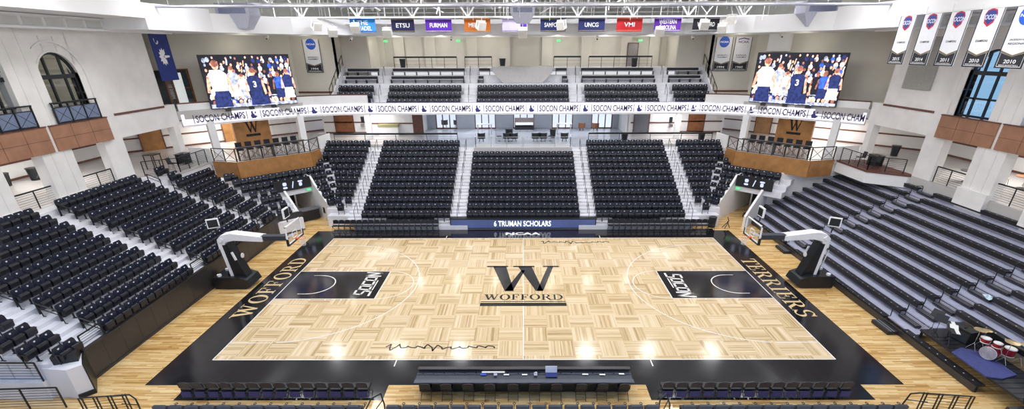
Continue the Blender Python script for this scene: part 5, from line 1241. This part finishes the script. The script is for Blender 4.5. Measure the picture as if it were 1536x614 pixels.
# ================================================================== CONCOURSE FURNITURE
def tub_chair(x, y, z_, rz, lab, g=None):
    t = empty('lounge_chair', (x, y, z_), rz, lab, 'chair', g); c = MB()
    for k in range(7):
        a0 = math.radians(-10 + 200 * k / 7); a1 = math.radians(-10 + 200 * (k + 1) / 7); P = [(r * math.cos(a), r * math.sin(a)) for r, a in ((.3, a0), (.38, a0), (.38, a1), (.3, a1))]; c.prism(P, .3, .82)
    c.build('shell_back', M_black, t); c = MB(); c.cyl((0, 0, .34), .31, .12, 16); c.build('seat', M_pan, t)
    for k in range(4): a_ = math.pi / 4 + k * math.pi / 2; c = MB(); c.tube([(.2 * math.cos(a_), .2 * math.sin(a_), .35), (.28 * math.cos(a_), .28 * math.sin(a_), 0)], .02, 5); c.build('leg', M_black, t)
for i, (x, y, lab) in enumerate(((-4.0, 20.7, 'black tub chair alone at the left end of the lobby'), (-1.55, 20.7, 'left one of the black tub chair pair left of centre in the lobby'), (-.85, 20.7, 'right one of the black tub chair pair left of centre in the lobby'), (-1.4, 23.2, 'black tub chair standing behind the left lobby pair'), (1.2, 20.7, 'left one of the black tub chair pair right of centre in the lobby'), (1.95, 20.7, 'right one of the black tub chair pair right of centre in the lobby'), (4.0, 20.7, 'black tub chair alone at the right end of the lobby'))): tub_chair(x, y, ZC, math.pi + .0, lab)
def side_table(x, y, z_, h, r, lab, mt=M_black):
    t = empty('side_table', (x, y, z_), 0, lab, 'table'); c = MB(); c.cyl((0, 0, h - .04), r, .04, 18); c.build('tabletop', mt, t); c = MB(); c.cyl((0, 0, .02), .03, h - .06, 8); c.build('pole', M_chrome, t); c = MB(); c.cyl((0, 0, 0), r * .55, .02, 16); c.build('base', M_black, t)
side_table(-2.3, 20.9, ZC, .5, .25, 'low black table left of the lobby tub chair pair'); side_table(2.65, 20.9, ZC, .5, .25, 'low black table right of the lobby tub chair pair')
def bin_(x, y, z_, lab):
    t = empty('rubbish_bin', (x, y, z_), 0, lab, 'bin'); c = MB(); c.cyl((0, 0, 0), .25, .8, 14, r2=.32); c.build('bin_body', M_black, t); c = MB(); c.cyl((0, 0, .78), .34, .06, 14); c.build('rim', M_blackp, t)
bin_(3.0, 22.8, ZC, 'black bin in the lobby behind the right chair pair'); bin_(-33.6, 6.4, ZC, 'black bin against the wall behind the nearest left opening'); bin_(-35.0 + 1.0, 4.8, ZC, 'second black bin in the nearest left opening'); bin_(9.6, 19.9, ZC, 'black bin behind the rail right of the centre lobby'); bin_(16.9, 20.0, ZC, 'black bin behind the far right concourse rail'); bin_(30.6, 13.6, ZC, 'black bin against the wall behind the right side platform')
bin_(-12.4, 27.3, 11.25, 'black bin on the upper concourse at the left'); bin_(-2.1, 27.5, 11.25, 'black bin on the upper concourse left of centre'); bin_(11.5, 27.3, 11.25, 'black bin on the upper concourse by the grey door')
def high_table(x, y, lab, chairs=True):
    t = empty('high_table', (x, y, ZC), 0, lab, 'table'); c = MB(); c.box(-.8, .8, -.35, .35, 1.0, 1.05); c.build('tabletop', M_steelw, t)
    for a_ in (-.7, .7):
        for b_ in (-.28, .28): c = MB(); c.box(a_ - .03, a_ + .03, b_ - .03, b_ + .03, 0, 1.0); c.build('leg', M_chrome, t)
high_table(-4.0, 25.0, 'tall pale table at the left of the lobby windows'); high_table(4.3, 25.2, 'tall pale table at the right of the lobby windows')
t = empty('banquette', (0.15, 27.0, ZC), 0, 'grey high backed banquette in the middle of the lobby', 'sofa'); c = MB(); c.box(-1.05, 1.05, .2, .4, .1, 1.35); c.build('backrest', mat('taupe_fabric', (.16, .13, .13), .8), t); c = MB(); c.box(-1.0, 1.0, -.35, .2, .2, .5); c.build('seat', M_pan, t); c = MB(); c.box(-.95, .95, -.2, .18, .66, .9); c.build('cushion_band', M_steelw, t)
for x, lab in ((-9.0, 'brown armchair outside the leftmost lobby doors'), (-7.6, 'second brown armchair outside the leftmost lobby doors')): tub_chair(x, 30.3, ZC - .05, math.pi, lab)
for x, lab in ((6.4, 'left of two brown chairs by the right lobby windows'), (7.9, 'right of two brown chairs by the right lobby windows')):
    tub_chair(x, 27.2, ZC, math.pi, lab); o = [q for q in S.collection.objects if q.name.startswith('lounge_chair') and not q.parent][-1]
    for ch in o.children:
        if ch.name.startswith('shell_back'): ch.data = ch.data.copy(); ch.data.materials[0] = M_door
t = empty('reception_bench', (-13.9, 24.6, ZC), 0, 'olive green topped counter behind the left concourse rail', 'counter'); c = MB(); c.box(-1.0, 1.0, -.3, .3, .0, .85); c.build('body', M_white, t); c = MB(); c.box(-1.05, 1.05, -.35, .35, .85, 1.1); c.build('top', mat('olive_top', (.30, .30, .14), .6), t)
# doors, drinking fountains and signs on concourse walls (structure leaves)
def wall_door(x, y, rz, w, h, name, mt, z_=ZC, frame=M_trim):
    R_ = Matrix.Translation((x, y, z_)) @ Matrix.Rotation(rz, 4, 'Z'); m = MB(); m.box(-w / 2, w / 2, -.06, .0, 0, h); d_ = struct(name, m.xf(R_), mt); m = MB()
    for a_, b_ in ((-w / 2 - .08, -w / 2), (w / 2, w / 2 + .08)): m.box(a_, b_, -.09, 0, 0, h)
    m.box(-w / 2 - .08, w / 2 + .08, -.09, 0, h, h + .08); m.xf(R_).build('door_frame', frame, d_); m = MB(); m.cyl((w / 2 - .12, -.10, 1.02), .03, .05, 8, axis='Y'); m.xf(R_).build('door_handle', M_chrome, d_)
wall_door(-18.9, 25.9, 0, 1.9, 2.7, 'door_11', M_door); wall_door(18.3, 25.9, 0, 1.6, 2.7, 'door_12', M_door); wall_door(12.3, 24.98, 0, 1.5, 2.6, 'door_13', mat('grey_lift_door', (.16, .16, .18), .35, metal=.3)); wall_door(-10.9, 24.95, 0, .9, 2.7, 'door_14', M_trim)
wall_door(-28.2, 21.5, math.radians(45), 1.8, 2.4, 'door_15', M_oak); wall_door(-32.9, 16.9, math.radians(45), 1.6, 2.4, 'door_16', M_oak); wall_door(25.0, 25.0, math.radians(-45), 1.5, 2.4, 'door_17', M_oak)
wall_door(11.7, 29.58, 0, 1.0, 2.2, 'door_18', mat('grey_steel_door', (.25, .23, .23), .4), 11.25)
# gallery doors behind the flag
dd = Vector((8.2, 12, 0)).normalized(); ang = math.atan2(dd.y, dd.x)
wall_door(-28.1, 15.55, ang, 1.7, 2.9, 'door_19', G_dark, 8.6, M_door); m = MB()
R_ = Matrix.Translation((-28.1, 15.55, 8.6)) @ Matrix.Rotation(ang, 4, 'Z')
for a_ in (-.9, -.45, 0, .85): m.box(a_ - .06, a_ + .06, -.12, 0, 0, 2.95)
m.box(-.9, .9, -.12, 0, 1.5, 1.6); m.xf(R_); struct('trim_gallery_door', m, M_door)
m = MB(); m.box(-.38, .3, -.14, -.1, .2, 2.7); m.xf(R_); struct('window_9', m, mat('lit_door_glass', (.75, .8, .78), .3, emit=.5))
m = MB(); m.box(-1.55, -.95, -.1, 0, 0, 2.9); m.xf(R_); struct('window_10', m, M_black)
m = MB(); m.box(27.0, 27.09, 7.9, 10.4, 10.35, 13.6)
for k in range(28): m.box(26.95, 27.0, 7.92, 10.38, 10.38 + k * .115, 10.42 + k * .115)
struct('window_louvre', m, mat('louvre_grey', (.42, .41, .38), .6))
for i, (x, y, rz, lab) in enumerate(((-16.9, 25.82, 0, 'small wall mounted drinking fountain on the far left concourse wall'), (15.3, 24.92, 0, 'small wall mounted drinking fountain on the far right concourse wall'))):
    t = empty('drinking_fountain', (x, y, ZC), rz, lab, 'fountain'); c = MB(); c.box(-.2, .2, -.3, 0, .7, 1.0); c.build('basin', M_chrome, t); c = MB(); c.box(-.16, .16, -.08, 0, 1.1, 1.7); c.build('bottle_filler', M_black, t)
for x, nm in ((-5.4, 'left'), (4.4, 'right')):
    pass
for i, (x, z_) in enumerate(((-14.5, 14.0), (-6.8, 14.0), (2.2 + 1.6, 14.0), (12.4, 14.0))):
    t = empty('exit_sign', (x, 29.5, 13.75), 0, 'small green exit sign above the upper concourse, %s from the left' % ORD[i], 'sign'); c = MB(); c.box(-.2, .2, -.05, .05, -.09, .09); c.build('face', M_exit, t)
# lounge bar chairs and counters behind the cross-braced rails
for s in (-1, 1):
    A = Vector((22.3, 12.4, 0)); B = Vector((19.2, 15.5, 0)); d_ = (B - A).normalized(); n_ = Vector((d_.y, -d_.x, 0))
    t = empty('bar_counter', (s * (A.x + B.x) / 2, (A.y + B.y) / 2, ZC), 0, 'long dark bar counter just behind the %s lounge rail' % side(s), 'counter'); c = MB(); o = (A + B) / 2
    def Q(v): return Vector((s * (v.x) - s * o.x, v.y - o.y, v.z))
    e0, e1 = A - d_ * .5, B + d_ * .5; k_ = n_ * .45
    c.slab([Q(e0 + Vector((0, 0, 1.0))), Q(e1 + Vector((0, 0, 1.0))), Q(e1 + k_ + Vector((0, 0, 1.0))), Q(e0 + k_ + Vector((0, 0, 1.0)))], (0, 0, .05)); c.build('countertop', M_blackp, t)
    for f_ in (0.02, .5, .98): c = MB(); q = Q(e0.lerp(e1, f_) + k_ * .5); c.box(q.x - .04, q.x + .04, q.y - .04, q.y + .04, 0, 1.0); c.build('leg', M_black, t)
    for i in range(7):
        q = A.lerp(B, i / 6) + n_ * 1.0; nm = '%s from the court end' % ORD[6 - i]
        t = empty('bar_chair', (s * q.x, q.y, ZC), (math.radians(45) if s < 0 else math.radians(-45)), 'black high backed bar chair in the %s lounge, %s' % (side(s), ORD[i] + ' from the outer side'), 'chair', 'bar chairs of the %s lounge' % side(s))
        c = MB(); c.box(-.24, .24, .18, .26, .75, 1.28); c.build('backrest', M_pan, t); c = MB(); c.box(-.24, .24, -.22, .2, .68, .78); c.build('seat', M_pan, t)
        for a_ in (-.2, .2):
            for b_ in (-.18, .2): c = MB(); c.bar((a_, b_, 0), (a_, b_, .68), .03); c.build('leg', M_black, t)
# chairs and tables on the side platforms and behind the right openings
def cafe_table(x, y, lab, mt): side_table(x, y, ZC, .76, .55, lab, mt)
cafe_table(31.5, 3.6, 'round red brown cafe table behind the right edge opening', M_wood); cafe_table(29.4, 5.2, 'dark cafe table in the right opening under the oak apron', M_blackp)
def shell_chair(x, y, rz, lab, mt, z_=ZC):
    t = empty('shell_chair', (x, y, z_), rz, lab, 'chair'); c = MB(); c.slab([(-.22, .2, .46), (.22, .2, .46), (.2, .28, .86), (-.2, .28, .86)], (0, .03, 0)); c.build('backrest', mt, t); c = MB(); c.box(-.23, .23, -.22, .22, .43, .47); c.build('seat', mt, t)
    for a_ in (-.18, .18):
        for b_ in (-.18, .18): c = MB(); c.tube([(a_, b_, .43), (a_ * 1.25, b_ * 1.25, 0)], .014, 5); c.build('leg', M_black, t)
M_yel = mat('mustard_shell', (.55, .48, .25), .5)
shell_chair(31.1, 6.9, 2.4, 'pale yellow shell chair seen through the right opening', M_yel); shell_chair(30.9, 4.4, 2.0, 'pale yellow shell chair beside the red brown cafe table', M_yel); shell_chair(31.2, 2.6, -.6, 'brown wooden chair beside the red brown cafe table', M_wood); shell_chair(32.4, 4.1, 3.5, 'second brown wooden chair beside the red brown cafe table', M_wood)
for s in (-1, 1):
    for i, y in enumerate((9.3, 10.9)): shell_chair(s * 26.0, y, -1.57 * s, 'black chair on the %s side platform, %s' % (side(s), ('nearer', 'farther')[i]), M_pan, 4.9)
    t = empty('platform_table', (s * 26.6, 11.4 if s < 0 else 10.1, 4.9), 0, 'dark topped table on the %s side platform' % side(s), 'table'); c = MB(); c.box(-.35, .35, -.5, .5, .74, .78); c.build('tabletop', M_blackp, t)
    for a_ in (-.3, .3): c = MB(); c.box(a_ - .03, a_ + .03, -.4, .4, 0, .74); c.build('leg', M_black, t)
t = empty('tall_stool_table', (-27.6, 9.6, 4.9), 0, 'tall black frame table on the left side platform', 'table'); c = MB(); c.box(-.4, .4, -.4, .4, 1.02, 1.08); c.build('tabletop', M_blackp, t)
for a_ in (-.36, .36):
    for b_ in (-.36, .36): c = MB(); c.box(a_ - .025, a_ + .025, b_ - .025, b_ + .025, 0, 1.02); c.build('leg', M_black, t)
t = empty('curved_stair_rail', (-32.0, 6.2, ZC), 0, 'curved dark metal handrail seen through the opening under the oak apron', 'handrail'); c = MB(); P = [(0, -1.2 + .2 * k, .5 + .7 * math.sin(math.pi * k / 14)) for k in range(15)]; c.tube(P, .03, 6); c.build('rail', M_black, t)
for k in (2, 7, 12): c = MB(); c.tube([(0, -1.2 + .2 * k, 0), (0, -1.2 + .2 * k, P[k][2])], .02, 5); c.build('post', M_black, t)

for s in (-1, 1):
    m = MB(); sg = s
    m.slab([(sg * 24.75, 12.0, 3.6), (sg * 26.95, 12.7, 3.6), (sg * 26.95, 12.7, 5.9), (sg * 24.75, 12.0, 5.9)], (0, .1, 0))
    m.slab([(sg * 18.15, 17.15, 3.9), (sg * 17.95, 19.2, 3.9), (sg * 17.95, 19.2, 5.95), (sg * 18.15, 17.15, 5.95)], (sg * .1, 0, 0)); struct('wall_lounge_end', m, M_white)
m = MB(); m.slab([Vector(uv(-3.2, v, z_, -1)) for v, z_ in ((-20.3, .5), (-20.6, .5), (-20.6, 1.0), (-20.3, 1.0))], (.05, -.05, 0)); struct('trim_tunnel_vent', m, M_black)
rr = random.Random(9)
t = empty('suspension_rods', (0, 16, 15), 0, 'thin white rods and cables hanging through the roof trusses', 'rods'); tag(t, None, None, None, 'stuff'); c = MB()
for k in range(90):
    x = rr.uniform(-20, 20); y = rr.uniform(-3, 5.2); c.tube([(x, y, rr.uniform(.0, 1.0)), (x, y, 4.2)], .016, 4)
for k in range(26):
    x = rr.uniform(-19, 19); y = rr.uniform(-2, 5); c.bar((x, y, rr.uniform(.3, 1.2)), (x + rr.uniform(-3, 3), y + rr.uniform(-1, 1), rr.uniform(1.5, 3)), .06)
c.build('rod', M_steelw, t)
truss(16.0, 16.15, 18.4, -22.4, 22.4, 'white roof truss between the farthest and the middle ones', 5.6)
for i, y in enumerate((21.9, 23.6)):
    pass
